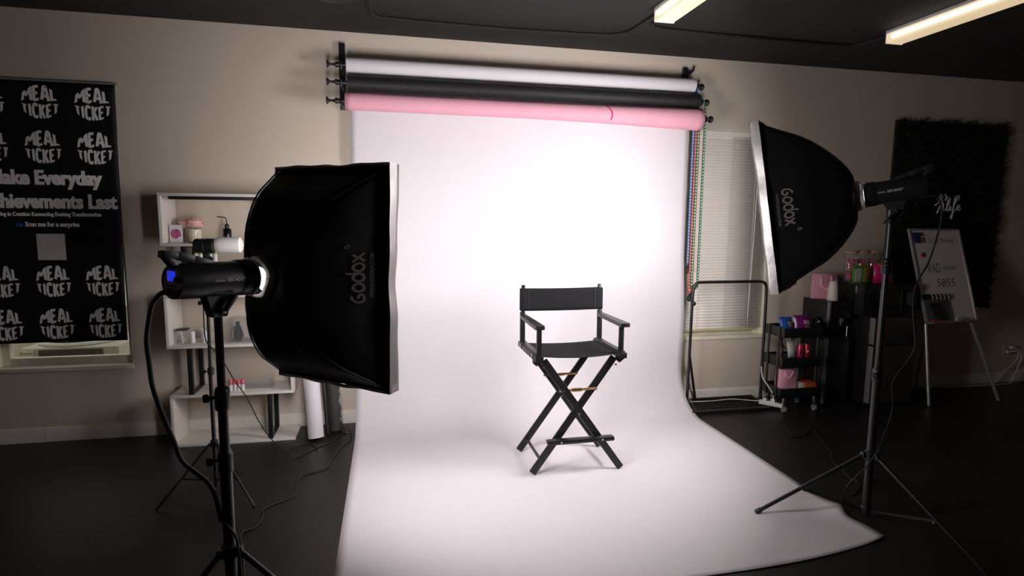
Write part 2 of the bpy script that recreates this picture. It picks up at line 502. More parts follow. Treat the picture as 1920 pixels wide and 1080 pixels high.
# ------------------------------------------------------------------ ceiling fittings
GLOWW = mat('lamp_diffuser', (0.80, 0.70, 0.52), 0.4, var=0.10, scale=4, emit=(1.0, 0.78, 0.46), estr=TUBE*0.52)
TUBEM = mat('lamp_tube', (0.9, 0.88, 0.8), 0.4, emit=(1.0, 0.93, 0.78), estr=TUBE*1.3)
for x0, x1, y1, lab in ((1.685, 1.815, -0.97, 'ceiling strip light above the roller brackets, nearer the centre of the room'),
                        (3.475, 3.605, -0.94, 'ceiling strip light above the right softbox, nearer the right wall')):
    cl = thing('ceiling_light', lab, 'ceiling light', ((x0+x1)/2, y1-0.6, H), 'ceiling strip lights')
    M().box((x0-0.004, y1-1.24, H-0.022), (x1+0.004, y1+0.004, H-0.0005), 0.003).build('metal_base', plain('white_enamel', (0.6, 0.6, 0.6), 0.4), cl)
    M().box((x0, y1-1.22, H-0.085), (x1, y1-0.012, H-0.02), 0.006).build('wrap_diffuser', GLOWW, cl)
    M().cyl((x0+0.004, y1-1.19, H-0.050), (x0+0.004, y1-0.05, H-0.050), 0.017, n=16).build('lamp_tube', TUBEM, cl)
    for ya in (y1-0.012, y1-1.232):
        M().box((x0-0.003, ya, H-0.088), (x1+0.003, ya+0.012, H-0.018), 0.002).build('end_cap', mat('end_cap_white', (0.75, 0.70, 0.62), 0.4, emit=(1.0, 0.86, 0.66), estr=TUBE*0.35), cl)
cz = H-0.011
cond = M().tube([(-0.12, -2.2, cz), (-0.105, -1.0, cz), (-0.09, -0.53, cz), (-0.07, -0.44, cz), (0.0, -0.405, cz), (0.4, -0.385, cz), (0.9, -0.375, cz), (1.5, -0.41, cz), (1.62, -0.44, cz), (1.70, -0.53, cz), (1.72, -0.72, cz), (1.74, -0.96, cz)], 0.011, 8, 4)
tag(cond.build('cable_conduit', CEIL, None, loc=(0.9, -0.4, H)), 'black conduit looping across ceiling left of the first strip light', 'conduit')
cond = M().tube([(1.78, -0.965, cz), (1.79, -0.80, cz), (1.80, -0.70, cz), (1.86, -0.655, cz), (2.1, -0.625, cz), (3.0, -0.61, cz), (3.42, -0.615, cz), (3.50, -0.66, cz), (3.54, -0.93, cz)], 0.011, 8, 4)
tag(cond.build('cable_conduit', CEIL, None, loc=(2.6, -0.6, H)), 'black conduit running across ceiling between the two strip lights', 'conduit')
M_ = M().lathe((-0.317, -0.78, H), [(0.155, 0), (0.15, -0.02), (0.10, -0.028), (0.02, -0.03)], n=28)
tag(M_.build('ceiling_vent', BLK, None, loc=(-0.317, -0.78, H)), 'round black ceiling vent at the top edge of the photo', 'vent')

# ------------------------------------------------------------------ backdrop rolls and brackets
PW0, PW1 = -0.268, 2.456
def sheet_profile(t):
    # down from the back of the roll, then a sweep onto the floor
    ytop, ztop = -0.055, 2.70
    Rr = 0.43; zb = Rr
    L1 = ztop-zb; L2 = Rr*math.pi/2; L3 = 2.356-(0.07+Rr)
    q = t*(L1+L2+L3)
    if q < L1: return -0.055-0.015*(q/L1), ztop-q
    q -= L1
    if q < L2:
        a = q/Rr; return -0.07-Rr*(1-math.cos(a)), zb-Rr*math.sin(a)
    q -= L2
    return -0.07-Rr-q, 0.0
def sheet(u, v):
    y, z = sheet_profile(v)
    x = PW0+(PW1-PW0)*u
    z0 = z
    if z < 0.002: z = 0.0022
    # slight bow of the right edge as the paper meets the floor
    x += 0.03*max(0, u-0.5)*2*math.exp(-((z0-0.75)/0.45)**2)*(1 if z0 > 0 else math.exp(-((y+0.5)/0.3)**2))
    fl = min(1, max(0, (-y-0.55)/0.5))
    # creased, lifted front right corner
    du = max(0, (u-0.955)/0.045); dv = max(0, (-y-1.72)/0.6)
    if fl > 0:
        z += 0.004*fl*(0.5+0.5*math.sin(3.1*x+1.7*y)) * (0.3+u)
        z += 0.030*du*math.exp(-((y+1.98)/0.10)**2) + 0.012*du*max(0, min(1, dv))
        x -= 0.035*du*math.exp(-((y+2.08)/0.09)**2)
        y += 0.11*max(0, (u-0.66)/0.34)**2.2*max(0, min(1, (-y-1.9)/0.45))
    return (x, y, z)
wb = thing('white_backdrop_roll', 'white seamless paper backdrop from topmost roll sweeping down onto the floor', 'backdrop', (1.09, -0.1, 0))
M().grid(sheet, 60, 170).build('paper_sheet', PAPER, wb, solid=0.0012, angle=80)
M().cyl((-0.283, -0.108, 2.70), (2.458, -0.108, 2.707), 0.054, n=32).build('paper_roll', PAPER, wb)
M().cyl((-0.352, -0.108, 2.70), (2.50, -0.108, 2.707), 0.018, n=16).build('core_tube', BLK, wb)
kb = thing('black_backdrop_roll', 'black paper backdrop roll between the white and the pink rolls', 'backdrop', (1.1, -0.148, 2.57))
M().cyl((-0.275, -0.148, 2.567), (2.482, -0.148, 2.577), 0.056, n=32).build('paper_roll', BLACKP, kb)
M().cyl((-0.352, -0.148, 2.567), (2.52, -0.148, 2.577), 0.018, n=16).build('core_tube', BLK, kb)
pb = thing('pink_backdrop_roll', 'pink paper backdrop roll, lowest of three, with a small tear', 'backdrop', (1.1, -0.195, 2.43))
def pinkr(x):
    return 0.060+0.024*max(0, (x-0.9)/1.58)**1.6
def pinkz(x):
    return 2.431-0.010*max(0, (x-0.9)/1.58)**1.5
pk = M()
pk.grid(lambda u, v: (-0.291+2.766*u, -0.195+pinkr(-0.291+2.766*u)*math.cos(v*2*math.pi), pinkz(-0.291+2.766*u)+pinkr(-0.291+2.766*u)*math.sin(v*2*math.pi)), 60, 36)
pk.build('paper_roll', PINKP, pb, solid=0.002, angle=80)
tr = M()
tear = [(1.66, 0.9), (1.675, 0.55), (1.69, 0.2), (1.697, -0.25), (1.692, -0.75)]
tr.flat(strokes([[(x, a) for x, a in tear]], 0.013), lambda x, a: (x, -0.195-(pinkr(x)+0.0048)*math.cos(a), pinkz(x)+(pinkr(x)+0.0048)*math.sin(a)))
tr.build('tear', plain('torn_edge', (0.42, 0.06, 0.09), 0.8), pb)
M().cyl((-0.352, -0.195, 2.430), (2.54, -0.195, 2.428), 0.018, n=16).build('core_tube', BLK, pb)
LEVELS = ((2.70, -0.108), (2.57, -0.148), (2.43, -0.195))
def bracket(x, sgn, label, z1):
    t = thing('roller_bracket', label, 'bracket', (x, 0, 2.41), 'backdrop roller brackets')
    M().box((x-0.022, -0.03, 2.40), (x+0.022, -0.0005, z1), 0.003).build('wall_plate', BLKM, t)
    arms = M()
    for z, y in LEVELS:
        arms.beam((x, -0.02, z+0.004), (x, y-0.026, z-0.02), 0.012, 0.03, bev=0.002)
        arms.tube([(x, y-0.026, z-0.02), (x, y-0.034, z+0.0), (x, y-0.03, z+0.014)], 0.007, 8, 3)
    arms.build('hook_arms', BLKM, t)
    if sgn > 0:
        M().prism([(0, 0), (0.03, 0.01), (0.055, 0.035), (0.06, 0.075), (0.05, 0.075), (0.043, 0.045), (0.02, 0.03), (0, 0.03)], (x+0.02, -0.03, z1-0.055), (1, 0, 0), (0, 0, 1), (0, 1, 0), 0.012).build('top_hook', BLKM, t)
    return t
bracket(-0.318, -1, 'black wall bracket at the left ends of the backdrop rolls', 2.872)
bracket(2.425, 1, 'black wall bracket at the right ends of the rolls, near the chains', 2.868)
rows = ('top white', 'middle black', 'bottom pink')
for (z, y), rw in zip(LEVELS, rows):
    for sgn in (-1, 1):
        x0 = -0.345 if sgn < 0 else {2.70: 2.487, 2.57: 2.515, 2.43: 2.53}[z]
        lab = 'black winding knob at the %s end of the %s roll' % ('left' if sgn < 0 else 'right', rw)
        e = thing('winding_knob', lab, 'knob', (x0, y, z), 'backdrop roller knobs')
        def X(d): return x0+sgn*d
        if sgn < 0:
            M().lathe((x0, y, z), [(0.02, 0), (0.022, 0.012), (0.012, 0.018), (0.008, 0.03), (0.008, 0.045)], axis=(sgn, 0, 0), n=16).build('collar', BLK, e)
            M().lathe((X(0.045), y, z), [(0.009, 0), (0.014, 0.015), (0.026, 0.02), (0.027, 0.026), (0.02, 0.03)], axis=(sgn, 0, 0), n=16).build('grip', BLK, e)
        else:
            M().cyl((x0-0.03, y, z), (X(0.03), y, z), 0.006, n=10).build('pin', STEEL, e)
            M().lathe((X(0.026), y, z), [(0.008, 0), (0.026, 0.006), (0.029, 0.016), (0.024, 0.028), (0.01, 0.032)], axis=(sgn, 0, 0), n=18).build('grip', BLK, e)
            M().lathe((x0-0.028, y, z), [(0.03, 0), (0.032, 0.006), (0.024, 0.012), (0.03, 0.018), (0.03, 0.022)], axis=(sgn, 0, 0), n=18).build('pulley', BLK, e)
def chain(name, label, col, xa, xb, y, z1, z0, weight=True):
    e = thing(name, label, 'chain', ((xa+xb)/2, y, z0), 'backdrop pull chains')
    cm = plain(name+'_links', col, 0.45)
    a = M(); W_ = {xa: M(), xb: M()}
    step = 0.026
    path = []
    n = int((z1-z0)/step)
    for xx in (xa, xb):
        for k in range(n):
            z = z0+step*(k+0.5)
            # a link: two coloured rails joined by a cross bar
            a.box((xx-0.0085, y-0.004, z-0.013), (xx-0.004, y+0.004, z+0.013))
            a.box((xx+0.004, y-0.004, z-0.013), (xx+0.0085, y+0.004, z+0.013))
            a.box((xx-0.004, y-0.004, z-0.006), (xx+0.004, y+0.004, z+0.006))
            W_[xx].box((xx-0.0038, y-0.0045, z+0.0062), (xx+0.0038, y+0.0035, z+0.0198))
    a.tube([(xa, y, z0), ((xa+xb)/2, y, z0-0.018), (xb, y, z0)], 0.006, 8, 5)
    a.build('chain_links', cm, e)
    for q in W_.values(): q.build('link_centres', plain('pale_links', (0.75, 0.75, 0.7), 0.4), e)
    M().tube([(xa, y, z1-0.02), ((xa+xb)/2, y, z1+0.015), (xb, y, z1-0.02)], 0.007, 8, 5).build('top_loop', cm, e)
    if weight:
        q = M().lathe(((xa+xb)/2, y, z0-0.075), [(0.012, 0), (0.030, 0.012), (0.032, 0.04), (0.016, 0.058), (0.010, 0.075)], n=18)
        q.build('weight', BLK, e)
    return e
chain('blue_chain', 'blue pull chain nearest the white paper edge', (0.07, 0.22, 0.48), 2.486, 2.508, -0.085, 2.70, 1.24)
chain('red_chain', 'red pull chain hanging lowest, between the blue and green chains', (0.58, 0.05, 0.06), 2.490, 2.514, -0.125, 2.43, 1.00)
chain('green_chain', 'green pull chain, rightmost of the three chains', (0.02, 0.15, 0.05), 2.494, 2.549, -0.152, 2.57, 1.05, False)

# ------------------------------------------------------------------ director chair
T = Matrix.Translation((1.150, -1.022, 0.004)) @ Matrix.Rotation(math.radians(0.5), 4, 'Z')
dc = thing('director_chair', 'tall black folding director chair with canvas seat standing on white paper', 'chair', (1.155, -1.03, 0.004))
FY, BY = -0.185, 0.185
for yy, off in ((FY, 0.012), (BY, 0.012)):
    # two crossing legs in each frame
    for sx in (1, -1):
        o = yy + (off if sx > 0 else -off)
        M(T).beam((-0.292*sx, o, 0.012), (0.235*sx, o, 0.742), 0.020, 0.046, up=(0.8*sx, 0, 0.6), bev=0.006).build('leg', WOODB, dc)
fb = M(T)
for y in (FY, BY):
    for x, z in ((0.0, 0.392), (-0.235, 0.70), (0.235, 0.70), (-0.105, 0.545), (0.105, 0.545)):
        fb.cyl((x, y-0.025, z), (x, y-0.021, z), 0.006, n=10)
for x in (-0.13, 0.14): fb.cyl((x, FY-0.075, 0.232), (x, FY-0.071, 0.232), 0.006, n=10)
fb.build('bolts', STEEL, dc)
for y in (FY, BY):
    r = M(T).cyl((-0.125, y, 0.54), (0.120, y, 0.545), 0.008, n=10)
    r.box((-0.045, y-0.010, 0.533), (0.02, y+0.010, 0.552), 0.002)
    r.build('hinge_bar', BRASS, dc)
for sx in (-1, 1):
    M(T).cyl((0.235*sx, FY+0.01, 0.088), (0.235*sx, BY-0.01, 0.088), 0.010, n=12).build('side_stretcher', WOODB, dc)
ft = M(T)
ft.box((-0.215, FY-0.068, 0.215), (0.225, FY-0.018, 0.243), 0.009)
ft.build('footrest', WOODB, dc)
for sx in (-1, 1):
    M(T).box((sx*0.245, -0.235, 0.742), (sx*0.298, 0.235, 0.778), 0.005).build('seat_rail', WOODB, dc)
    M(T).box((sx*0.252, -0.222, 0.775), (sx*0.290, 0.222, 0.787), 0.004).build('arm_base', WOODB, dc)
    M(T).box((sx*0.268-0.015, -0.212, 0.785), (sx*0.268+0.015, -0.190, 0.945), 0.004).build('arm_post', WOODB, dc)
    a = M(T)
    a.prism([(-0.250, -0.022), (-0.245, -0.03), (0.15, -0.022), (0.19, -0.02), (0.19, 0.02), (0.15, 0.022), (-0.245, 0.03), (-0.250, 0.022)],
            (sx*0.275, 0, 0.944), (0, 1, 0), (1, 0, 0), (0, 0, 1), 0.024)
    a.build('armrest', WOODB, dc)
    M(T).beam((sx*0.276, 0.195, 0.778), (sx*0.276, 0.200, 0.985), 0.022, 0.034, up=(1, 0, 0), bev=0.005).build('rear_post', WOODB, dc)
    M(T).beam((sx*0.274, 0.197, 0.985), (sx*0.272, 0.205, 1.166), 0.020, 0.024, up=(1, 0, 0), bev=0.005).build('back_post', WOODB, dc)
    q = M(T)
    for y in (-0.16, 0.15): q.box((sx*0.299, y-0.014, 0.752), (sx*0.303, y+0.014, 0.778), 0.001)
    q.build('hinge_plate', BRASS, dc)
    M(T).prism([(0, 0), (0.055, 0), (0.055, -0.008), (0.02, -0.036), (0, -0.02)], (sx*0.272-0.028, -0.2, 0.744), (1, 0, 0), (0, 0, 1), (0, 1, 0), 0.03).build('rail_bracket', WOODB, dc)
M(T).grid(lambda u, v: (-0.262+0.524*u, -0.205+0.40*v, 0.772-0.013*math.sin(u*math.pi)**0.7-0.005*(1-v)*math.sin(u*math.pi)), 16, 10).build('seat', CANVAS, dc, solid=0.004)
def canv(u, v):
    a = u*2-1
    return (-0.292+0.584*u, 0.2+0.012*(a*a-1)*-1.0, 0.992+0.150*v-0.004*math.sin(u*math.pi))
M(T).grid(lambda u, v: (canv(u, v)[0], 0.188+0.006*math.sin(u*math.pi)+0.004*v, canv(u, v)[2]), 20, 6).grid(lambda u, v: (canv(u, v)[0], 0.220, canv(u, v)[2]), 20, 6).build('backrest', CANVAS, dc, solid=0.004)
for x in (-0.235, 0.235):
    M(T).box((x-0.001, 0.1855, 1.0), (x+0.001, 0.1875, 1.138)).build('seam', plain('canvas_thread', (0.05, 0.05, 0.055), 0.8), dc)

# ------------------------------------------------------------------ studio light stands, heads and softboxes
def frame(c, hd, ti):
    h, t = math.radians(hd), math.radians(ti)
    a = Vector((math.sin(h)*math.cos(t), math.cos(h)*math.cos(t), math.sin(t)))
    b_ = Vector((math.cos(h), -math.sin(h), 0)); u = b_.cross(a)
    return Vector(c), a, b_, u

PROFILE = [(-1.0, .034, .036), (-.985, .10, .115), (-.93, .128, .165), (-.82, .160, .222), (-.66, .194, .285), (-.48, .228, .338), (-.28, .258, .378), (-.10, .281, .416), (0.0, .291, .437)]
def prof_at(s):
    x = s*(len(PROFILE)-1); i = min(int(x), len(PROFILE)-2); t = x-i
    P = [PROFILE[max(i-1, 0)], PROFILE[i], PROFILE[i+1], PROFILE[min(i+2, len(PROFILE)-1)]]
    r = []
    for k in range(3):
        a, b_, c, d = [p[k] for p in P]
        r.append(0.5*((2*b_)+(c-a)*t+(2*a-5*b_+4*c-d)*t*t+(3*b_-a-3*c+d)*t**3))
    return r
def leak_cloth():
    if 'collar_cloth' in MATS: return MATS['collar_cloth']
    mt = bpy.data.materials.new('collar_cloth'); mt.use_nodes = True
    nt = mt.node_tree; nt.nodes.remove(nt.nodes['Principled BSDF'])
    d1 = nt.nodes.new('ShaderNodeBsdfDiffuse'); d1.inputs[0].default_value = (0.55, 0.53, 0.52, 1)
    t1 = nt.nodes.new('ShaderNodeBsdfTranslucent'); t1.inputs[0].default_value = (0.55, 0.54, 0.54, 1)
    nz = nt.nodes.new('ShaderNodeTexNoise'); nz.inputs['Scale'].default_value = 30
    rp = nt.nodes.new('ShaderNodeValToRGB'); rp.color_ramp.elements[0].position = 0.35; rp.color_ramp.elements[1].position = 0.75
    rp.color_ramp.elements[0].color = (0.002, 0.002, 0.002, 1); rp.color_ramp.elements[1].color = (0.055, 0.055, 0.055, 1)
    mx = nt.nodes.new('ShaderNodeMixShader')
    nt.links.new(nz.outputs['Fac'], rp.inputs['Fac']); nt.links.new(rp.outputs['Color'], mx.inputs[0])
    nt.links.new(d1.outputs[0], mx.inputs[1]); nt.links.new(t1.outputs[0], mx.inputs[2])
    nt.links.new(mx.outputs[0], nt.nodes['Material Output'].inputs['Surface'])
    MATS['collar_cloth'] = mt
    return mt
def softbox(c, hd, ti, depth, label, near, ring_up, ring_side=0.0):
    c, a, b_, u = frame(c, hd, ti)
    e = thing('softbox', label, 'softbox', c, 'studio softboxes')
    def P(z, B, U): return c + a*(z*depth) + b_*B + u*U
    def ring(s, ins=0.0):
        z, B, U = prof_at(s)
        B -= ins; U -= ins
        cr = 0.05*(1-s)+0.012
        cr = min(cr, B*0.9)
        pts = []
        sag = 0.012*math.sin(s*math.pi)   # the cloth sinks between the rods
        for (sb, su) in ((1, 1), (-1, 1), (-1, -1), (1, -1)):
            if (sb, su) == (1, 1): a0 = 0
            elif (sb, su) == (-1, 1): a0 = 90
            elif (sb, su) == (-1, -1): a0 = 180
            else: a0 = 270
            for k in range(4):
                an = math.radians(a0+k*30)
                pts.append((sb*(B-cr)+cr*math.cos(an), su*(U-cr)+cr*math.sin(an)))
            # intermediate side points with slight sag
            nx = {(1, 1): (-1, 1), (-1, 1): (-1, -1), (-1, -1): (1, -1), (1, -1): (1, 1)}[(sb, su)]
            p0 = pts[-1]
            an = math.radians((a0+90) % 360)
            p1 = (nx[0]*(B-cr)+cr*math.cos(an), nx[1]*(U-cr)+cr*math.sin(an))
            for k in (1, 2, 3):
                t = k/4
                q = (p0[0]+(p1[0]-p0[0])*t, p0[1]+(p1[1]-p0[1])*t)
                g_ = sag*math.sin(t*math.pi)
                nrm = (math.cos(an), math.sin(an))
                pts.append((q[0]-nrm[0]*g_, q[1]-nrm[1]*g_))
        return [P(z, x, y) for x, y in pts]
    NS = 28
    sh = M()
    outer = [[sh.v(p) for p in ring(i/NS)] for i in range(NS+1)]
    inner = [[sh.v(p) for p in ring(i/NS, 0.004)] for i in range(NS+1)]
    n = len(outer[0])
    for R_ in (outer, inner):
        for A, B in zip(R_, R_[1:]):
            for k in range(n): sh.f([A[k], A[(k+1) % n], B[(k+1) % n], B[k]])
    for k in range(n):
        sh.f([outer[-1][k], outer[-1][(k+1) % n], inner[-1][(k+1) % n], inner[-1][k]])
        sh.f([outer[0][k], outer[0][(k+1) % n], inner[0][(k+1) % n], inner[0][k]])
    sh.build('fabric_shell', FABRIC, e, angle=50)
    # silver lip running round the rim, slightly crumpled
    lip = M(); LP = 0.060 if near > 0 else 0.047; NL = 24
    def rim(t, z, g_):
        B, U = 0.292+g_, 0.438+g_
        q = t*4; i = int(q) % 4; f_ = q-int(q)
        cs = ((1, -1), (1, 1), (-1, 1), (-1, -1))
        p0, p1 = cs[i], cs[(i+1) % 4]
        x = (p0[0]+(p1[0]-p0[0])*f_)*B; y = (p0[1]+(p1[1]-p0[1])*f_)*U
        wob = 0.0035*math.sin(f_*23+i*2)*math.sin(f_*math.pi)+0.004*math.sin(f_*9+i)*math.sin(f_*math.pi)
        sgx = 0.010*math.sin(f_*math.pi)*(z/LP)
        if p0[0] == p1[0]: x += p0[0]*(wob*0.8-sgx)
        else: y += p0[1]*(wob*0.8-sgx)
        return c + a*(z-0.004+wob*0.4*(z/LP)) + b_*x + u*y
    lip.grid(lambda t, v: rim(t if t < 1 else 0.0, LP*max(0.0, (v-0.2)/0.8), 0.0005+0.014*min(1.0, v/0.2)-0.004*max(0, v-0.2)), 4*NL, 5)
    lip.build('silver_lip', SILVER, e, solid=0.003, angle=60)
    bind = M()
    for i in range(4):
        cs = ((1, -1), (1, 1), (-1, 1), (-1, -1)); p0, p1 = cs[i], cs[(i+1) % 4]
        bind.tube([c+a*(-0.006)+b_*(p0[0]*.291)+u*(p0[1]*.437), c+a*(-0.006)+b_*(p1[0]*.291)+u*(p1[1]*.437)], 0.005, 8, 0)
    bind.build('rim_binding', FABRIC, e)
    DIFF = mat('softbox_front_cloth_%d' % int(near), (0.9, 0.9, 0.9), 0.7, var=0.01, emit=(1.0, 0.955, 0.97), estr=FLASH*(1.03 if near > 0 else 1.20))
    M()._ob(c+a*0.006, (0.570, 0.862, 0.004), Matrix((b_, u, a)).transposed()).build('front_diffuser', DIFF, e)
    # rods
    for sb in (1, -1):
        for su in (1, -1):
            pts = []
            for i in range(15):
                z, B, U = prof_at(i/14)
                k = 0.012*(1-i/14)
                pts.append(P(z, sb*(B-k+0.0005), su*(U-k+0.0005)))
            M().tube(pts, 0.0032, 6, 0).build('corner_seam', FABRIC, e)
    CLOTH = leak_cloth()
    q = M(); rc = c-a*(depth-0.004)+u*ring_up+b_*ring_side; uu, ww = b_, u
    def coll(t, v):
        an = t*2*math.pi if t < 1 else 0.0
        r_ = (0.063, 0.074, 0.077, 0.072)[int(round(v*3))]+0.0035*math.sin(an*5+1)*math.sin(v*math.pi)+0.002*math.sin(an*11)*v
        return rc+a*((-0.030, -0.026, -0.008, 0.008)[int(round(v*3))]+0.003*math.sin(an*4)*(1-v))+(uu*math.cos(an)+ww*math.sin(an))*r_
    q.grid(coll, 48, 3)
    q.build('mount_collar', CLOTH, e, solid=0.0015)
    M().lathe(rc, [(0.030, -0.012), (0.036, -0.010), (0.036, 0.002), (0.030, 0.004)], axis=a, n=24).build('flash_tube', mat('flash_tube_glow', (1, 1, 1), 0.4, emit=(1.0, 0.96, 0.97), estr=FLASH*0.05), e)
    # maker's name printed on the near side panel
    def side(s, w_):
        z, B, U = prof_at(s)
        return P(z, near*(B-0.012*math.sin(s*math.pi)*math.cos(w_*math.pi/2)*0.9+0.003), w_*U)
    def put(geo, s_mid, zc, mt_, nm):
        # text runs up (near > 0) or down (near < 0) the panel
        def fn(p, q):
            w0 = (zc + (p if near > 0 else -p))/prof_at(s_mid)[2]
            s_ = s_mid - (q if near > 0 else -q)*-1.0/depth*(1.0 if near > 0 else -1.0)*1.0
            return side(min(0.999, max(0, s_)), w0)
        M().flat(geo, fn).build(nm, mt_, e)
    return e, side, put

# light stand with three legs, pole sections and a spigot clamp
def light_stand(x, y, ztop, zleg, zlow, reach, angs, label, joints, knobside):
    e = thing('light_stand', label, 'light stand', (x, y, 0), 'studio light stands')
    M().cyl((x, y, 0.03), (x, y, joints[0]), 0.0200, n=18).build('lower_pole', BLKM, e)
    M().cyl((x, y, joints[0]-0.05), (x, y, joints[1]), 0.0165, n=18).build('middle_pole', BLKM, e)
    M().cyl((x, y, joints[1]-0.05), (x, y, ztop), 0.0135, n=18).build('upper_pole', BLKM, e)
    for z in joints:
        cl = M().lathe((x, y, z-0.035), [(0.0215, -0.02), (0.0245, -0.015), (0.0245, 0.045), (0.021, 0.056), (0.0165, 0.062)], n=18).build('clamp_collar', BLK, e)
        k = Vector((math.cos(knobside), math.sin(knobside), 0))
        p = Vector((x, y, z-0.008))
        kn = M().cyl(p+k*0.02, p+k*0.04, 0.006, n=10)
        kn.lathe(p+k*0.04, [(0.012, 0), (0.015, 0.004), (0.015, 0.016), (0.010, 0.02)], axis=k, n=12)
        kn.build('clamp_knob', BLK, cl)
    M().lathe((x, y, zleg-0.03), [(0.021, 0), (0.029, 0.006), (0.029, 0.05), (0.021, 0.056)], n=18).build('leg_collar', BLK, e)
    M().lathe((x, y, zlow-0.02), [(0.021, 0), (0.026, 0.006), (0.026, 0.034), (0.021, 0.04)], n=18).build('brace_collar', BLK, e)
    for an in angs:
        d = Vector((math.cos(an), math.sin(an), 0)); o = Vector((x, y, 0))
        p0 = o+d*0.034+Vector((0, 0, zleg)); p1 = o+d*reach+Vector((0, 0, 0.012))
        lg = M().cyl(p0, p1, 0.0105, n=14)
        lg.box(tuple(p0-Vector((0.012, 0.012, 0.016))), tuple(p0+Vector((0.012, 0.012, 0.016))), 0.003)
        lo = lg.build('leg', BLKM, e)
        M().lathe(p1, [(0.013, 0.03), (0.014, 0.0), (0.010, -0.008)], axis=(p0-p1), n=12).build('rubber_foot', BLK, lo)
        pm = p0.lerp(p1, 0.56)
        M().beam(o+d*0.024+Vector((0, 0, zlow)), pm-Vector((0, 0, 0.012)), 0.010, 0.014, bev=0.002).build('brace', BLKM, e)
        M().cyl(pm-Vector((0, 0, 0.018))-d.cross(Vector((0, 0, 1)))*0.012, pm-Vector((0, 0, 0.018))+d.cross(Vector((0, 0, 1)))*0.012, 0.004, n=8).build('rivet', STEEL, e)
    return e

def flash_head(c, a, tilt_mount, label, S, ring_d, rear_d, ztop, lever_dir, txt_side, screen):
    # c: a point on the axis above the stand
    c = Vector(c); a = Vector(a).normalized()
    b_ = Vector((a.y, -a.x, 0)).normalized(); u = b_.cross(a)
    e = thing('flash_head', label, 'studio flash', (S[0], S[1], ztop), 'studio flash heads')
    r = 0.059
    def ax(z): return c + a*z
    body = M().lathe(c, [(0.050, -rear_d+0.004), (0.0515, -rear_d-0.0065), (0.0545, -rear_d-0.006), (0.058, -rear_d+0.03), (0.059, -rear_d+0.07), (0.0585, 0.10), (0.060, ring_d-0.055), (0.063, ring_d-0.045), (0.063, ring_d-0.012), (0.058, ring_d-0.006)], axis=a, n=36)
    body.build('head_body', mat('flash_body', (0.012, 0.012, 0.013), 0.32, var=0.1, spec=0.5), e)
    M().lathe(c, [(0.052, ring_d-0.008), (0.066, ring_d-0.006), (0.068, ring_d), (0.060, ring_d+0.003)], axis=a, n=36).build('mount_ring', STEEL, e)
    # rear control panel
    pn = M().lathe(c, [(0.049, -rear_d-0.004), (0.0505, -rear_d+0.002), (0.0505, -rear_d+0.006)], axis=a, n=36).build('control_panel', plain('olive_panel', (0.36, 0.31, 0.18), 0.5), e)
    zz = -rear_d-0.0045
    def pp(x, y, d=0.0): return ax(zz-d) - b_*x*-1 + u*y
    R_ = Matrix((b_, u, a)).transposed()
    M()._ob(pp(-0.006, 0.018), (0.038, 0.032, 0.003), R_, 0.001).build('screen', mat('lcd_blue', (0.01, 0.02, 0.3), 0.3, emit=(0.015, 0.04, 0.75), estr=0.8), pn)
    M().lathe(pp(0.029, 0.008), [(0.010, 0), (0.010, -0.010), (0.008, -0.012)], axis=a, n=18).build('dial', BLK, pn)
    bt = M()
    for i in range(3):
        for j in range(2): bt._ob(pp(-0.03+0.02*i, -0.012-0.012*j), (0.013, 0.007, 0.004), R_, 0.001)
    for i in (-1, 1): bt._ob(pp(0.028*i, -0.030), (0.014, 0.016, 0.005), R_, 0.001)
    bt.build('buttons', BLK, pn)
    # carrying handle arching up over the rear end
    hp = [ax(-rear_d+0.125)+u*0.050, ax(-rear_d+0.065)+u*0.069, ax(-rear_d+0.01)+u*0.083, ax(-rear_d-0.036)+u*0.088]
    h_ = M()
    for p0, p1, wd in ((hp[0], hp[1], 0.026), (hp[1], hp[2], 0.026), (hp[2], hp[3], 0.024)):
        h_.beam(p0, p1+(p1-p0)*0.10, 0.032, wd, up=u, bev=0.006)
    h_.beam(hp[3]+u*0.000+a*0.006, ax(-rear_d+0.004)+u*0.044, 0.030, 0.022, up=a, bev=0.006)
    h_.build('handle', BLK, e)
    # maker's mark on the side
    for txt, w_, h2, off in (('Godox', 0.034, 0.0075, -0.038), ('SK400', 0.062, 0.013, 0.018), ('II', 0.006, 0.005, 0.054)):
        g_ = glyphs(txt, w_, h2, 0.02)
        def fn(p, q, off=off, hh=(0.004 if txt == 'II' else 0.0)):
            an = (q+hh)/0.0597; s_ = txt_side
            return ax((off+p)*s_*1.0+0.012*1.0) + (b_*s_*math.cos(an)+u*math.sin(an))*0.0602
        M().flat(g_, fn).build('lettering', mat('silver_print', (0.42, 0.42, 0.42), 0.5), e)
    # tilting bracket
    top = Vector((S[0], S[1], ztop))
    yk = M()
    yk.prism([(-0.05, 0.0), (0.05, 0.0), (0.024, -0.075), (-0.024, -0.075)], ax(0.0)-u*0.052-b_*0.020, a, u, b_, 0.040)
    yk.build('tilt_bracket', BLK, e)
    M().lathe(top-Vector((0, 0, 0.01)), [(0.021, 0), (0.024, 0.006), (0.024, 0.05), (0.018, 0.055)], n=18).build('spigot_clamp', BLK, e)
    p = ax(0.0)-u*0.105+b_*0.03*txt_side
    M().cyl(p-b_*0.012*txt_side, p+b_*0.012*txt_side, 0.008, n=12).build('tilt_bolt', STEEL, e)
    M().beam(p+b_*0.012*txt_side, p+b_*0.012*txt_side+Vector(lever_dir), 0.012, 0.018, up=b_, bev=0.005).build('tilt_lever', BLK, e)
    return e

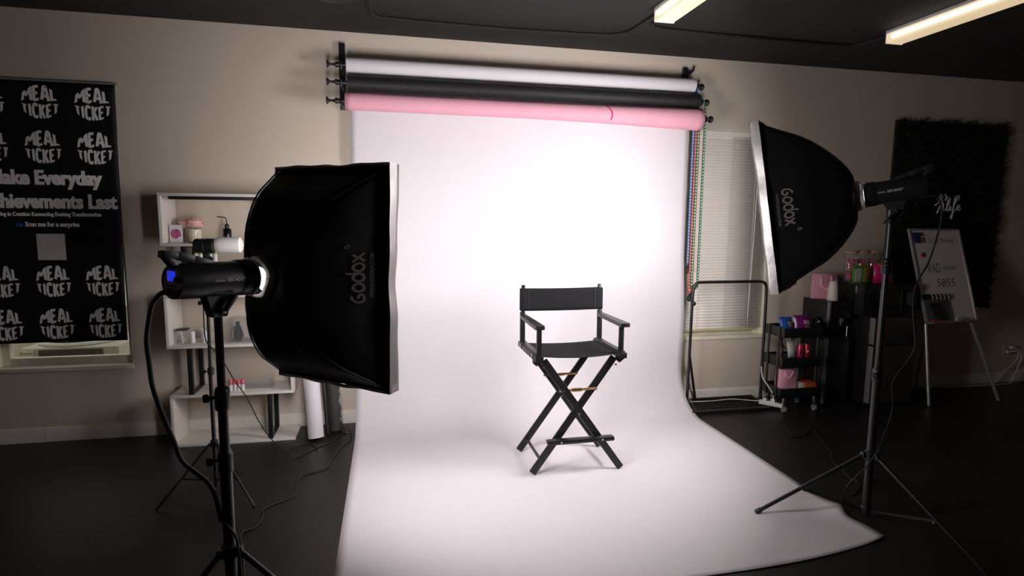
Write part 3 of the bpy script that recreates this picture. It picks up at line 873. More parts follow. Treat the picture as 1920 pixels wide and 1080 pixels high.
# left light
cL0 = Vector((-0.2177, -2.0334, 1.3648)); cL = tuple(cL0 - frame((0, 0, 0), 38.605, -1.407)[1]*0.058 + frame((0, 0, 0), 38.605, -1.407)[2]*0.020)
_, aL, bL, uL = frame(cL, 38.605, -1.407)
SL = (-0.5720, -2.4680)
headL = Vector((SL[0], SL[1], 1.3985))
sbL, sideL, putL = softbox(cL, 38.605, -1.407, 0.3340, 'large black softbox on the left, its printed side towards the camera', 1, 0.018, -0.020)
light_stand(SL[0], SL[1], 1.32, 0.43, 0.13, 0.56, (math.radians(-18), math.radians(102), math.radians(222)),
            'black light stand under the left softbox, nearest the camera', (0.775, 1.00), math.radians(200))
flash_head(headL, aL, 0, 'black studio flash with blue screen mounted behind the left softbox', SL, 0.125, 0.145, 1.285,
           tuple(aL*0.045-Vector((0, 0, -0.05))*1.0), 1, True)
# right light
cR0 = Vector((2.1085, -1.6371, 1.6710)); cR = tuple(cR0 - frame((0, 0, 0), -44.04, -9.49)[1]*0.054 - frame((0, 0, 0), -44.04, -9.49)[2]*0.012)
_, aR, bR, uR = frame(cR, -44.04, -9.49)
SR = (2.4850, -2.0500)
headR = Vector((2.509, -2.051, 1.7673))
headR = Vector(cR)-aR*(0.3760+0.165)-bR*(-0.012)
sbR, sideR, putR = softbox(cR, -44.04, -9.49, 0.3760, 'black softbox on the right, tilted slightly downward with silver rim', -1, 0.0, 0.012)
light_stand(headR.x, headR.y, 1.66, 0.365, 0.055, 0.575, (math.radians(163.5), math.radians(283.5), math.radians(43.5)),
            'black light stand under the right softbox, one foot on the paper', (0.82, 1.40), math.radians(215))
flash_head(headR, aR, 0, 'black studio flash mounted behind the right softbox, before the grass panel', (headR.x, headR.y), 0.125, 0.135, 1.632,
           tuple(aR*0.05-Vector((0, 0, 0.055))), -1, True)

# printing on the softbox sides: letters run along the panel height
LG = fitgeo(maker_logo(), 0.188, None)
WB = glyphs('WWW.GODOX.COM', 0.155, 0.0125, 0.012)
RG = strokes([arc(0, 0, 0.006, 0, 360, 12)], 0.004)
def print_on(side, e, depth, near, s_mid, zc):
    for geo, ds, dz, mt_, nm in ((LG, 0.0, 0.0, PRINT, 'brand_lettering'), (WB, 0.043, 0.008, PRINTG, 'address_lettering'), (RG, -0.022, 0.125, PRINTG, 'registered_mark')):
        def fn(p, q):
            s_ = s_mid + (ds - q)/ (depth*1.15)
            U = prof_at(s_mid)[2]
            return side(min(0.998, s_), (zc + near*(p+dz))/U)
        M().flat(geo, fn).build(nm, mt_, e)
print_on(sideL, sbL, 0.3340, 1, 0.70, 0.012)
print_on(sideR, sbR, 0.3760, -1, 0.76, -0.010)

# cables of the two flashes
CB = mat('black_cable', (0.010, 0.010, 0.010), 0.45, var=0.1)
pts = [(-0.655, -2.585, 1.362), (-0.68, -2.60, 1.372), (-0.701, -2.591, 1.365), (-0.728, -2.583, 1.331), (-0.745, -2.574, 1.274), (-0.757, -2.566, 1.213), (-0.757, -2.557, 1.141), (-0.756, -2.549, 1.069), (-0.746, -2.54, 1.003), (-0.731, -2.531, 0.936), (-0.713, -2.523, 0.868), (-0.696, -2.514, 0.794), (-0.66, -2.506, 0.744), (-0.623, -2.497, 0.698), (-0.605, -2.49, 0.644), (-0.592, -2.485, 0.55), (-0.545, -2.50, 0.50), (-0.535, -2.50, 0.42), (-0.54, -2.46, 0.2), (-0.60, -2.2, 0.006), (-0.70, -1.80, 0.006), (-0.762, -1.578, 0.006), (-0.703, -1.523, 0.006), (-0.690, -1.415, 0.006), (-0.700, -1.324, 0.006), (-0.567, -1.208, 0.006), (-0.570, -1.057, 0.006), (-0.560, -0.946, 0.006), (-0.426, -0.857, 0.006), (-0.405, -0.736, 0.006), (-0.354, -0.518, 0.006), (-0.30, -0.381, 0.006), (-0.32, -0.15, 0.006)]
cb = M().tube(pts[:16], 0.0075, 10, 4); cb.tube(pts[15:], 0.0045, 8, 4)
tag(cb.build('power_cable', CB, None, loc=(-0.6, -2.3, 0)), 'thick black cable looping from left flash down its stand and across floor', 'cable')
pts = [(2.60, -2.165, 1.735), (2.63, -2.19, 1.74), (2.655, -2.2, 1.708), (2.681, -2.192, 1.643), (2.676, -2.184, 1.551), (2.648, -2.176, 1.417), (2.598, -2.168, 1.309), (2.592, -2.16, 1.213), (2.621, -2.152, 1.087), (2.648, -2.144, 0.973), (2.613, -2.136, 0.888), (2.563, -2.128, 0.817), (2.554, -2.12, 0.759), (2.577, -2.112, 0.654), (2.574, -2.104, 0.564), (2.55, -2.10, 0.49), (2.53, -2.10, 0.42), (2.45, -2.11, 0.33), (2.42, -2.05, 0.22), (2.46, -1.97, 0.13), (2.56, -1.86, 0.006), (2.70, -1.80, 0.006), (2.815, -1.697, 0.006), (2.825, -1.601, 0.006), (2.86, -1.528, 0.006), (2.90, -1.39, 0.006), (3.003, -1.252, 0.006), (3.137, -0.975, 0.006), (3.18, -0.85, 0.006), (3.05, -0.93, 0.006), (2.93, -0.95, 0.006), (2.98, -0.86, 0.006), (3.06, -0.70, 0.006), (3.183, -0.50, 0.006), (3.26, -0.42, 0.012)]
cb = M().tube(pts, 0.0042, 8, 4)
tag(cb.build('power_cable', CB, None, loc=(2.6, -2.0, 0)), 'thin black cable hanging from right flash and wandering over floor', 'cable')

# ------------------------------------------------------------------ small light with dome on a thin stand
sx, sy = -1.00, -1.11
ts = thing('thin_light_stand', 'slim black tripod stand behind the left stand, before the shelves', 'light stand', (sx, sy, 0))
M().cyl((sx, sy, 0.06), (sx, sy, 0.74), 0.011, n=14).build('lower_pole', BLKM, ts)
M().cyl((sx, sy, 0.70), (sx+0.006, sy, 1.13), 0.009, n=14).build('middle_pole', BLKM, ts)
M().cyl((sx+0.006, sy, 1.10), (sx+0.012, sy, 1.40), 0.007, n=14).build('upper_pole', BLKM, ts)
for z in (0.74, 1.13):
    o = M().lathe((sx+0.003, sy, z-0.02), [(0.014, 0), (0.017, 0.004), (0.017, 0.04), (0.011, 0.046)], n=14).build('clamp_collar', BLK, ts)
    M().lathe((sx-0.012, sy, z), [(0.004, 0), (0.004, 0.012), (0.011, 0.014), (0.011, 0.03)], axis=(-1, 0, 0), n=12).build('clamp_knob', BLK, o)
M().lathe((sx, sy, 0.30), [(0.014, 0), (0.020, 0.004), (0.020, 0.036), (0.013, 0.04)], n=14).build('leg_collar', BLK, ts)
for ang in (203, 323, 83):
    d = Vector((math.cos(math.radians(ang)), math.sin(math.radians(ang)), 0)); o = Vector((sx, sy, 0))
    p0 = o+d*0.022+Vector((0, 0, 0.32)); p1 = o+d*0.296+Vector((0, 0, 0.008))
    lo = M().cyl(p0, p1, 0.007, n=10).build('leg', BLKM, ts)
    M().sphere(p1, 0.009, 10).build('rubber_foot', BLK, lo)
    M().beam(o+d*0.01+Vector((0, 0, 0.10)), p0.lerp(p1, 0.55), 0.007, 0.009).build('brace', BLKM, ts)
dl = thing('video_light', 'small black lamp with white dome diffuser on the slim stand', 'lamp', (sx+0.012, sy, 1.40))
M().lathe((-1.045, sy, 1.447), [(0.034, 0), (0.040, 0.006), (0.040, 0.05), (0.037, 0.054), (0.041, 0.058), (0.041, 0.098), (0.034, 0.104)], axis=(1, 0, 0), n=26).build('lamp_body', BLK, dl)
M().lathe((-0.942, sy, 1.452), [(0.026, 0), (0.036, 0.004), (0.042, 0.018), (0.0435, 0.04), (0.0435, 0.13), (0.03, 0.14)], axis=(1, 0, 0), n=28).build('dome', mat('milky_dome', (0.80, 0.76, 0.74), 0.4, var=0.02), dl)
M().box((-1.004, sy-0.014, 1.37), (-0.97, sy+0.014, 1.41), 0.005).beam((-1.0, sy, 1.40), (-0.955, sy-0.005, 1.37), 0.02, 0.02, bev=0.004).build('swivel_mount', BLK, dl)
cb = M().tube([(-1.04, sy-0.01, 1.42), (-1.055, sy-0.02, 1.36), (-1.03, sy-0.02, 1.30), (-1.012, sy-0.015, 1.2), (-1.015, sy-0.012, 0.95), (-0.985, sy-0.01, 0.88), (-0.965, -1.0, 0.78), (-0.938, -0.9, 0.64), (-0.882, -0.82, 0.485), (-0.83, -0.79, 0.33), (-0.775, -0.72, 0.18), (-0.70, -0.58, 0.006), (-0.70, -0.44, 0.006), (-0.58, -0.42, 0.006), (-0.52, -0.50, 0.006), (-0.50, -0.62, 0.006)], 0.0035, 8, 4)
tag(cb.build('lamp_cable', CB, None, loc=(-0.9, -0.9, 0)), 'thin black wire drooping from slim stand towards lower shelf and floor', 'cable')
cb = M().tube([(-0.66, -0.66, 0.004), (-0.57, -0.56, 0.004), (-0.50, -0.47, 0.004), (-0.43, -0.40, 0.004), (-0.38, -0.30, 0.004), (-0.345, -0.22, 0.004), (-0.36, -0.17, 0.02), (-0.385, -0.20, 0.02), (-0.36, -0.24, 0.012), (-0.31, -0.24, 0.004)], 0.004, 8, 4)
tag(cb.build('floor_cable', CB, None, loc=(-0.45, -0.4, 0)), 'black cable ending in a curl on floor beside the leaning rolls', 'cable')

# ------------------------------------------------------------------ bookshelf
SX0, SX1, SY0, SY1 = -1.502, -0.690, -0.302, -0.022
sh = thing('zigzag_bookshelf', 'cream zigzag bookshelf with black metal frames against the left wall', 'bookshelf', (-1.1, -0.16, 0))
ZS = [0.0, 0.352, 0.702, 1.054, 1.406, 1.742]
tk = 0.020
for i, z in enumerate(ZS):
    M().box((SX0, SY0, z+0.0005), (SX1, SY1, z+tk), 0.002).build('board', SHELFW, sh)
for i in range(5):
    left = (i % 2 == 0)
    x = SX0 if left else SX1-tk
    M().box((x, SY0, ZS[i]+tk), (x+tk, SY1, ZS[i+1]+0.0005), 0.002).build('side_panel', SHELFW, sh)
    xf = -0.858 if left else -1.365
    f_ = M(); z0, z1 = ZS[i]+tk, ZS[i+1]
    for y in (SY0+0.020, SY1-0.03): f_.box((xf-0.015, y-0.015, z0), (xf+0.015, y+0.015, z1), 0.002)
    f_.box((xf-0.015, SY0+0.02, z0), (xf+0.015, SY1-0.03, z0+0.012)).box((xf-0.015, SY0+0.02, z1-0.012), (xf+0.015, SY1-0.03, z1))
    f_.build('metal_frame', BLKM, sh)
M().box((-1.438, SY0+0.006, 1.720), (-0.86, SY0+0.026, 1.741), 0.002).build('light_bar', BLK, sh)
pl = M().lathe((-1.115, -0.16, 1.7405), [(0.040, 0), (0.041, -0.012), (0.036, -0.020), (0.02, -0.022)], n=26)
tag(pl.build('puck_light', WHITEP, None, loc=(-1.115, -0.16, 1.74)), 'round white puck lamp stuck beneath the top board of the shelf', 'lamp')

# things on the shelf, top compartment
ZT = ZS[4]+tk+0.0008
pc = thing('picture_card', 'small white card with a magenta flower picture on top compartment of shelf', 'card', (-1.432, -0.205, ZT))
R_ = Matrix.Rotation(math.radians(-8), 3, 'X')
M().box((-1.472, -0.207, ZT), (-1.392, -0.199, ZT+0.122), 0.001).build('card_panel', WHITEP, pc)
fl = M()
random.seed(3)
def blob(cx_, cz_, r_, n_):
    return [(cx_+r_*(0.75+0.3*random.random())*math.cos(2*math.pi*k/n_), cz_+r_*(0.75+0.3*random.random())*math.sin(2*math.pi*k/n_)) for k in range(n_)]
fl.flat((blob(0, 0, 0.036, 22), [list(range(22))]), lambda p, q: (-1.432+p, -0.2076, ZT+0.063+q))
fo = fl.build('flower_picture', plain('magenta_ink', (0.40, 0.09, 0.22), 0.6, var=0.6, scale=90), pc)
pt = thing('flower_glass', 'cream glass votive pot at the left end of the top shelf compartment', 'pot', (-1.335, -0.13, ZT))
M().lathe((-1.335, -0.13, ZT), [(0.040, 0), (0.043, 0.006), (0.044, 0.088), (0.040, 0.09), (0.038, 0.02)], n=28).build('pot_body', mat('cream_glass', (0.74, 0.66, 0.52), 0.15, var=0.03, coat=0.6), pt)
def peony(c, r, label):
    e = thing('silk_peony', label, 'flower', c, 'pink peonies')
    random.seed(int(abs(c[0])*1000))
    for layer, (n_, rr, hh, mt_) in enumerate(((7, 1.0, 0.45, 'a'), (6, 0.80, 0.85, 'a'), (5, 0.58, 1.1, 'b'), (4, 0.32, 1.15, 'a'))):
        pm = M()
        for k in range(n_):
            an = 2*math.pi*k/n_+layer*0.5+random.uniform(-.15, .15)
            d = Vector((math.cos(an), math.sin(an), 0)); t_ = Vector((-d.y, d.x, 0))
            ws = rr*r*0.62
            def fn(u_, v_):
                q = (u_-0.5)*2
                out = rr*r*(0.25+0.75*math.sin(v_*1.5))
                up_ = r*hh*(v_**1.3) + r*0.08*math.sin(q*5+k)*v_ - r*0.25
                return Vector(c)+d*(out*(1-0.15*q*q))+t_*(q*ws*math.sin(min(1, v_*1.1+0.15)*math.pi*0.62))+Vector((0, 0, up_+r*0.25))
            pm.grid(fn, 6, 6)
        pm.build('petals', plain('peony_'+mt_, (0.86, 0.52, 0.47) if mt_ == 'a' else (0.76, 0.36, 0.36), 0.7, var=0.15, scale=30), e, solid=0.0015, fixn=False)
    M().tube([Vector(c)-Vector((0, 0, 0.0)), Vector(c)-Vector((0.0, 0, 0.05))], 0.004, 6, 0).build('stem', plain('leaf_green', (0.05, 0.09, 0.03), 0.6), e)
peony((-1.330, -0.135, ZT+0.100), 0.062, 'pink peony bloom in the cream pot, its larger right flower')
peony((-1.405, -0.115, ZT+0.100), 0.050, 'pink peony bloom behind the magenta flower card')
bt = thing('squeeze_bottle', 'black squeeze bottle with thin bent spout on top compartment of shelf', 'bottle', (-1.118, -0.16, ZT))
M().lathe((-1.118, -0.16, ZT), [(0.026, 0), (0.028, 0.004), (0.028, 0.092), (0.024, 0.098), (0.014, 0.10)], n=24).build('bottle_body', mat('gloss_black', (0.008, 0.008, 0.009), 0.15), bt)
M().lathe((-1.118, -0.16, ZT+0.10), [(0.014, 0), (0.014, 0.026), (0.008, 0.03), (0.005, 0.034)], n=18).build('cap', BLK, bt)
M().tube([(-1.118, -0.16, ZT+0.13), (-1.119, -0.16, ZT+0.155), (-1.126, -0.16, ZT+0.172), (-1.145, -0.162, ZT+0.178), (-1.178, -0.165, ZT+0.180)], 0.0035, 8, 4).build('spout', BLK, bt)
tb = M().box((-1.33, -0.285, ZT), (-1.06, -0.235, ZT+0.008), 0.002)
tag(tb.build('black_tray', BLK, None, loc=(-1.2, -0.26, ZT)), 'slim black tray lying along front edge of top shelf compartment', 'tray')

# capped bottles
def capped(x, y, z, r, hb, hc, col, label, group):
    e = thing('capped_bottle', label, 'bottle', (x, y, z), group)
    M().lathe((x, y, z), [(r*0.92, 0), (r, 0.003), (r, hb-0.003), (r*0.95, hb)], n=18).build('bottle_body', WHITEP, e)
    M().lathe((x, y, z+hb), [(r*1.02, 0), (r*1.02, hc-0.004), (r*0.8, hc)], n=18).build('cap', col, e)
    return e
GRN = plain('lime_cap', (0.24, 0.50, 0.07), 0.4); PKC = plain('rose_cap', (0.68, 0.14, 0.19), 0.4)
Z2 = ZS[3]+tk+0.0008
rs = M().box((-1.340, -0.27, Z2), (-1.02, -0.14, Z2+0.004)).box((-1.340, -0.27, Z2), (-1.336, -0.14, Z2+0.215)).box((-1.024, -0.27, Z2), (-1.02, -0.14, Z2+0.215)).box((-1.340, -0.27, Z2+0.211), (-1.02, -0.14, Z2+0.215))
tag(rs.build('acrylic_riser', ACRYL, None, loc=(-1.2, -0.2, Z2)), 'clear acrylic riser carrying lime capped bottles behind the left flash', 'riser')
names = ('leftmost', 'second from left', 'third from left', 'rightmost')
g0 = None
for x, nm in zip((-1.315, -1.284, -1.226, -1.192), names):
    capped(x, -0.2, Z2+0.2155, 0.0138, 0.056, 0.040, GRN, 'white bottle with lime green cap, %s of the four' % nm, 'lime capped bottles')
Z1 = ZS[1]+tk+0.0008
for x, nm in zip((-1.122, -1.096, -1.070, -1.044), names):
    capped(x, -0.24, Z1, 0.0118, 0.046, 0.036, PKC, 'white bottle with rose pink cap, %s of the four' % nm, 'rose capped bottles')
bx = M()
for a_, b_ in (((-1.15, -0.215, Z1), (-0.855, -0.211, Z1+0.075)), ((-1.15, -0.10, Z1), (-0.855, -0.096, Z1+0.075)), ((-1.15, -0.215, Z1), (-1.146, -0.096, Z1+0.075)), ((-0.859, -0.215, Z1), (-0.855, -0.096, Z1+0.075)), ((-1.15, -0.215, Z1), (-0.855, -0.096, Z1+0.003))):
    bx.box(a_, b_)
tag(bx.build('acrylic_tray', ACRYL, None, loc=(-1.0, -0.155, Z1)), 'empty clear acrylic tray behind the rose capped bottles', 'tray')
# middle compartment
Zm = ZS[2]+tk+0.0008
jar = thing('swab_jar', 'clear jar of white applicator sticks at left of middle shelf compartment', 'jar', (-1.425, -0.2, Zm))
M().box((-1.462, -0.235, Zm), (-1.39, -0.165, Zm+0.096), 0.004).build('jar_body', ACRYL, jar)
M().box((-1.464, -0.237, Zm+0.094), (-1.388, -0.163, Zm+0.104), 0.003).build('rim', plain('dark_rim', (0.03, 0.03, 0.03), 0.4), jar)
sk = M()
random.seed(5)
for k in range(12):
    x = -1.448+random.random()*0.045; y = -0.225+random.random()*0.05
    sk.cyl((x, y, Zm+0.002), (-1.432+random.uniform(-.014, .016), y+0.004, Zm+0.088), 0.0025, n=6)
tag(sk.build('applicator_sticks', WHITEP, None, loc=(-1.425, -0.2, Zm)), 'bunch of white applicator sticks standing in the clear jar', 'applicators', kind='stuff')
for x, y, h_, lab in ((-1.365, -0.205, 0.082, 'plain white bottle beside the jar of applicators'), (-1.325, -0.13, 0.086, 'plain white bottle standing farther back between two others'), (-1.288, -0.2, 0.086, 'plain white bottle directly left of the slim stand pole')):
    e = thing('white_bottle', lab, 'bottle', (x, y, Zm), 'plain white bottles')
    M().lathe((x, y, Zm), [(0.014, 0), (0.016, 0.003), (0.016, h_*0.55), (0.0155, h_*0.56)], n=18).build('bottle_body', WHITEP, e)
    M().lathe((x, y, Zm+h_*0.56), [(0.0165, 0), (0.0165, h_*0.42), (0.013, h_*0.44)], n=18).build('cap', mat('chalk_cap', (0.78, 0.74, 0.74), 0.5), e)
cj = thing('clear_jar', 'clear lidded jar partly behind the slim stand pole on middle shelf', 'jar', (-1.235, -0.2, Zm))
M().lathe((-1.235, -0.2, Zm), [(0.03, 0), (0.032, 0.004), (0.032, 0.085), (0.028, 0.09)], n=22).build('jar_body', ACRYL, cj)
M().lathe((-1.235, -0.2, Zm+0.09), [(0.030, 0), (0.030, 0.012), (0.012, 0.014), (0.012, 0.024)], n=22).build('lid', ACRYL, cj)
fr = thing('clear_case', 'clear display case behind stand pole on middle shelf compartment', 'case', (-1.04, -0.17, Zm))
cm = M(); x0, x1, y0, y1, z1 = -1.125, -0.93, -0.235, -0.11, Zm+0.165
for a_, b_ in (((x0, y0, Zm), (x1, y0+0.003, z1)), ((x0, y1-0.003, Zm), (x1, y1, z1)), ((x0, y0, Zm), (x0+0.003, y1, z1)), ((x1-0.003, y0, Zm), (x1, y1, z1)), ((x0, y0, z1), (x1, y1, z1+0.003)), ((x0, y0, Zm), (x1, y1, Zm+0.003))):
    cm.box(a_, b_)
cm.build('case_walls', ACRYL, fr)
ba = thing('drawstring_bag', 'small black drawstring pouch inside the clear case', 'pouch', (-1.075, -0.17, Zm+0.004))
M().lathe((-1.075, -0.17, Zm+0.004), [(0.030, 0), (0.040, 0.012), (0.041, 0.06), (0.026, 0.10), (0.012, 0.112), (0.018, 0.122), (0.022, 0.132)], n=20, sq=(1, 0.7)).build('pouch_body', FABRIC, ba)
M().tube([(-1.085, -0.198, Zm+0.112), (-1.11, -0.205, Zm+0.08), (-1.118, -0.20, Zm+0.03), (-1.10, -0.203, Zm+0.012)], 0.0025, 6, 4).tube([(-1.065, -0.198, Zm+0.112), (-1.04, -0.205, Zm+0.08), (-1.032, -0.20, Zm+0.03)], 0.0025, 6, 4).build('drawstring', CB, ba)

# ------------------------------------------------------------------ rolls leaning against the wall
def lean_roll(p0, p1, r, mt_, label, core=True):
    p0, p1 = Vector(p0), Vector(p1)
    d = (p1-p0).normalized()
    lift = r*math.sqrt(max(0, 1-d.z*d.z))+0.002
    p0 = Vector((p0.x, p0.y, lift))
    e = thing('leaning_paper_roll', label, 'paper roll', (p0.x, p0.y, 0), 'leaning paper rolls')
    M().cyl(p0, p1, r, n=28).build('paper_roll', mt_, e)
    M().cyl(p1-d*0.001, p1+d*0.012, r*0.45, n=18).build('core_tube', plain('card_core', (0.30, 0.22, 0.13), 0.8), e)
    return e, p0, d
lean_roll((-0.546, -0.315, 0), (-0.64, -0.075, 1.22), 0.056, PAPER, 'white paper roll leaning on the wall beside the bookshelf')
lean_roll((-0.470, -0.235, 0), (-0.56, -0.035, 1.15), 0.016, BLK, 'thin black tube leaning between the white and the charcoal rolls')
e, p0, d = lean_roll((-0.418, -0.165, 0), (-0.49, -0.06, 1.25), 0.048, GREYP, 'charcoal paper roll in printed wrap leaning on the wall')
wr = M()
random.seed(11)
side_ = Vector((0.80, -0.60, 0)); 
for k in range(26):
    q = 0.05+0.40*random.random(); an = random.uniform(-0.05, 0.6)
    n_ = Vector((math.cos(an), -math.sin(an), 0)); t_ = Vector((math.sin(an), math.cos(an), 0))
    c = p0+d*q+n_*0.0484; hw, hh = random.uniform(.004, .010), random.uniform(.006, .02)
    wr.f([wr.v(c-t_*hw-d*hh), wr.v(c+t_*hw-d*hh), wr.v(c+t_*hw+d*hh), wr.v(c-t_*hw+d*hh)])
wr.build('wrap_print', plain('wrap_print_green', (0.30, 0.38, 0.33), 0.5, var=0.6, scale=60), e, 'pale green and white printing on the wrap')

# ------------------------------------------------------------------ garment rack
gr = thing('garment_rack', 'empty black tubular garment rack standing before the right window', 'clothes rack', (2.85, -0.17, 0))
RR = 0.0125
pts = [(2.500, -0.17, 0.93), (2.502, -0.17, 1.0), (2.512, -0.17, 1.06), (2.54, -0.17, 1.088), (2.60, -0.17, 1.094), (2.9, -0.17, 1.094), (3.10, -0.17, 1.094), (3.165, -0.17, 1.088), (3.195, -0.17, 1.06), (3.202, -0.17, 1.0), (3.204, -0.17, 0.93)]
M().tube(pts, RR, 12, 5).build('top_bar', BLKM, gr)
M().cyl((2.500, -0.17, 0.94), (2.492, -0.17, 0.03), RR, n=14).build('upright', BLKM, gr)
M().cyl((3.204, -0.17, 0.94), (3.208, -0.17, 0.03), RR, n=14).build('upright', BLKM, gr)
M().cyl((2.493, -0.168, 0.50), (2.645, -0.045, 0.025), 0.011, n=12).build('diagonal_brace', BLKM, gr)
M().beam((2.60, -0.03, 0.022), (3.225, -0.03, 0.022), 0.026, 0.026, bev=0.004).build('rear_base_bar', BLKM, gr)
M().beam((2.44, -0.345, 0.018), (3.20, -0.345, 0.018), 0.024, 0.024, bev=0.004).build('front_base_bar', BLKM, gr)
for x in (2.49, 3.21):
    M().beam((x+(0.12 if x < 3 else 0), -0.02, 0.022), (x-0.02, -0.36, 0.020), 0.024, 0.024, bev=0.004).build('foot_bar', BLKM, gr)
M().sphere((2.503, -0.185, 0.915), 0.024, 14, (1, .8, .8)).build('height_knob', BLK, gr)
shb = M()
for k in range(5): shb.cyl((2.56, -0.09-0.05*k, 0.030), (3.19, -0.09-0.05*k, 0.030), 0.005, n=8)
shb.build('shoe_shelf_bars', BLKM, gr)

# ------------------------------------------------------------------ power strip and white cord
ps = thing('power_strip', 'white power strip with plugs on floor beside the rack foot', 'power strip', (3.19, -0.33, 0))
R_ = Matrix.Rotation(math.radians(-50), 3, 'Z')
M()._ob((3.20, -0.335, 0.0505), (0.20, 0.045, 0.034), R_, 0.006).build('strip_body', WHITEP, ps)
M()._ob((3.205, -0.345, 0.082), (0.035, 0.03, 0.03), R_, 0.005)._ob((3.165, -0.29, 0.078), (0.03, 0.03, 0.024), R_, 0.005).build('plugs', WHITEP, ps)
cb = M().tube([(2.55, -0.12, 0.037), (2.75, -0.135, 0.037), (2.95, -0.12, 0.038), (3.08, -0.17, 0.037), (3.13, -0.24, 0.05), (3.15, -0.275, 0.07)], 0.0038, 8, 5)
tag(cb.build('extension_cord', WHITEP, None, loc=(2.85, -0.13, 0.03)), 'white cord lying along the low base of the garment rack', 'cord')
cb = M().tube([(3.206, -0.345, 0.096), (3.20, -0.345, 0.14), (3.175, -0.31, 0.20), (3.145, -0.27, 0.27), (3.14, -0.25, 0.36)], 0.0055, 8, 5)
tag(cb.build('extension_cord', WHITEP, None, loc=(3.17, -0.3, 0.06)), 'white lead rising from the power strip beside the trolley', 'cord')

# ------------------------------------------------------------------ rolling cart
ca = thing('rolling_cart', 'black three tier rolling cart of snacks beside the garment rack', 'trolley', (3.41, -0.27, 0))
KX0, KX1, KY0, KY1 = 3.195, 3.565, -0.45, -0.20
TR = (0.648, 0.392, 0.132)
for z in TR:
    t_ = M(); hgt = 0.082
    t_.box((KX0, KY0, z), (KX1, KY1, z+0.008), 0.002)
    for a_, b_ in (((KX0, KY0), (KX1, KY0+0.006)), ((KX0, KY1-0.006), (KX1, KY1)), ((KX0, KY0), (KX0+0.006, KY1)), ((KX1-0.006, KY0), (KX1, KY1))):
        t_.box((a_[0], a_[1], z), (b_[0], b_[1], z+hgt), 0.002)
    t_.build('tray', BLKM, ca)
for x in (KX0+0.012, KX1-0.012):
    for y in (KY0+0.06, KY1-0.06):
        xo = x+(-0.016 if x < 3.4 else 0.016)
        M().cyl((xo, y, 0.125), (xo, y, 0.74), 0.009, n=10).build('post', BLKM, ca)
for x in (KX0+0.055, KX1-0.02):
    for y in (KY0+0.02, KY1-0.02):
        cs = M().box((x-0.012, y-0.012, 0.055), (x+0.012, y+0.012, 0.133), 0.003).build('caster_fork', STEEL, ca)
        M().cyl((x-0.010, y, 0.0275), (x+0.010, y, 0.0275), 0.026, n=16).build('wheel', mat('clear_wheel', (0.25, 0.25, 0.26), 0.2), cs)
        M().box((x-0.014, y-0.004, 0.025), (x-0.011, y+0.004, 0.06)).box((x+0.011, y-0.004, 0.025), (x+0.014, y+0.004, 0.06)).build('fork_plate', STEEL, cs)
def pouch(name, label, c, w_, h_, d_, col, accents, yaw=0, lean=0.0, group='snack packets'):
    Tm = Matrix.Translation(c) @ Matrix.Rotation(math.radians(yaw), 4, 'Z') @ Matrix.Rotation(lean, 4, 'X')
    e = thing(name, label, 'packet', c, group)
    q = M(Tm)
    for sg in (-1, 1):
        def fn(u_, v_, sg=sg):
            bul = (math.sin(u_*math.pi)*math.sin(v_*math.pi))**0.55 if 0 < u_ < 1 and 0 < v_ < 1 else 0
            wr_ = 0.004*math.sin(u_*31+v_*9)*math.sin(v_*math.pi*2)
            pin = 1-0.06*math.sin(v_*math.pi)
            return ((u_-0.5)*w_*pin, sg*(bul*d_/2+wr_*0.4+0.0008), v_*h_+0.004*math.sin(u_*20)*(1 if v_ > 0.95 else 0))
        q.grid(fn, 18, 14)
    q.build('packet_film', mat(name+'_film', col, 0.28, var=0.10, scale=18, spec=0.6), e, angle=70, fixn=False)
    for nm, cc, (u0, u1, v0, v1) in accents:
        a_ = M(Tm)
        def fn(u_, v_):
            uu, vv = u0+(u1-u0)*u_, v0+(v1-v0)*v_
            bul = (math.sin(uu*math.pi)*math.sin(vv*math.pi))**0.55
            wr_ = 0.004*math.sin(uu*31+vv*9)*math.sin(vv*math.pi*2)
            return ((uu-0.5)*w_*(1-0.06*math.sin(vv*math.pi)), -(bul*d_/2+wr_*0.4+0.0032), vv*h_)
        a_.grid(fn, 10, 8)
        a_.build(nm, plain(name+'_'+nm, cc, 0.3, var=0.35, scale=45), e)
    return e
zt = TR[0]+0.009
pouch('blue_snack_bag', 'blue snack bag poking from top cart tray nearest the window', (3.285, -0.37, zt), 0.14, 0.155, 0.06, (0.02, 0.10, 0.36), (('printed_mark', (0.45, 0.30, 0.16), (0.45, 0.85, 0.45, 0.72)),), 8, -0.25)
pouch('purple_snack_bag', 'purple snack bag poking from top cart tray beside the blue bag', (3.435, -0.37, zt), 0.165, 0.165, 0.07, (0.16, 0.015, 0.13), (('printed_mark', (0.40, 0.33, 0.36), (0.42, 0.86, 0.52, 0.72)), ('gold_band', (0.5, 0.28, 0.04), (0.5, 0.9, 0.36, 0.44))), -4, -0.2)
bm_ = thing('black_gadget', 'black small gadget with glossy details in top cart tray, right end', 'gadget', (3.54, -0.36, zt))
M().box((3.522, -0.42, zt), (3.556, -0.33, zt+0.14), 0.012).build('gadget_body', mat('gloss_black', (0.008, 0.008, 0.009), 0.15), bm_)
M().sphere((3.54, -0.422, zt+0.115), 0.012, 12).build('gadget_knob', STEEL, bm_)
zt = TR[1]+0.009
tag(M().box((3.205, -0.435, zt), (3.555, -0.215, zt+0.06), 0.003).build('flat_carton', BLK, None, loc=(3.38, -0.32, zt)), 'flat black carton lining the middle cart tray under the cans', 'carton')
zt += 0.061
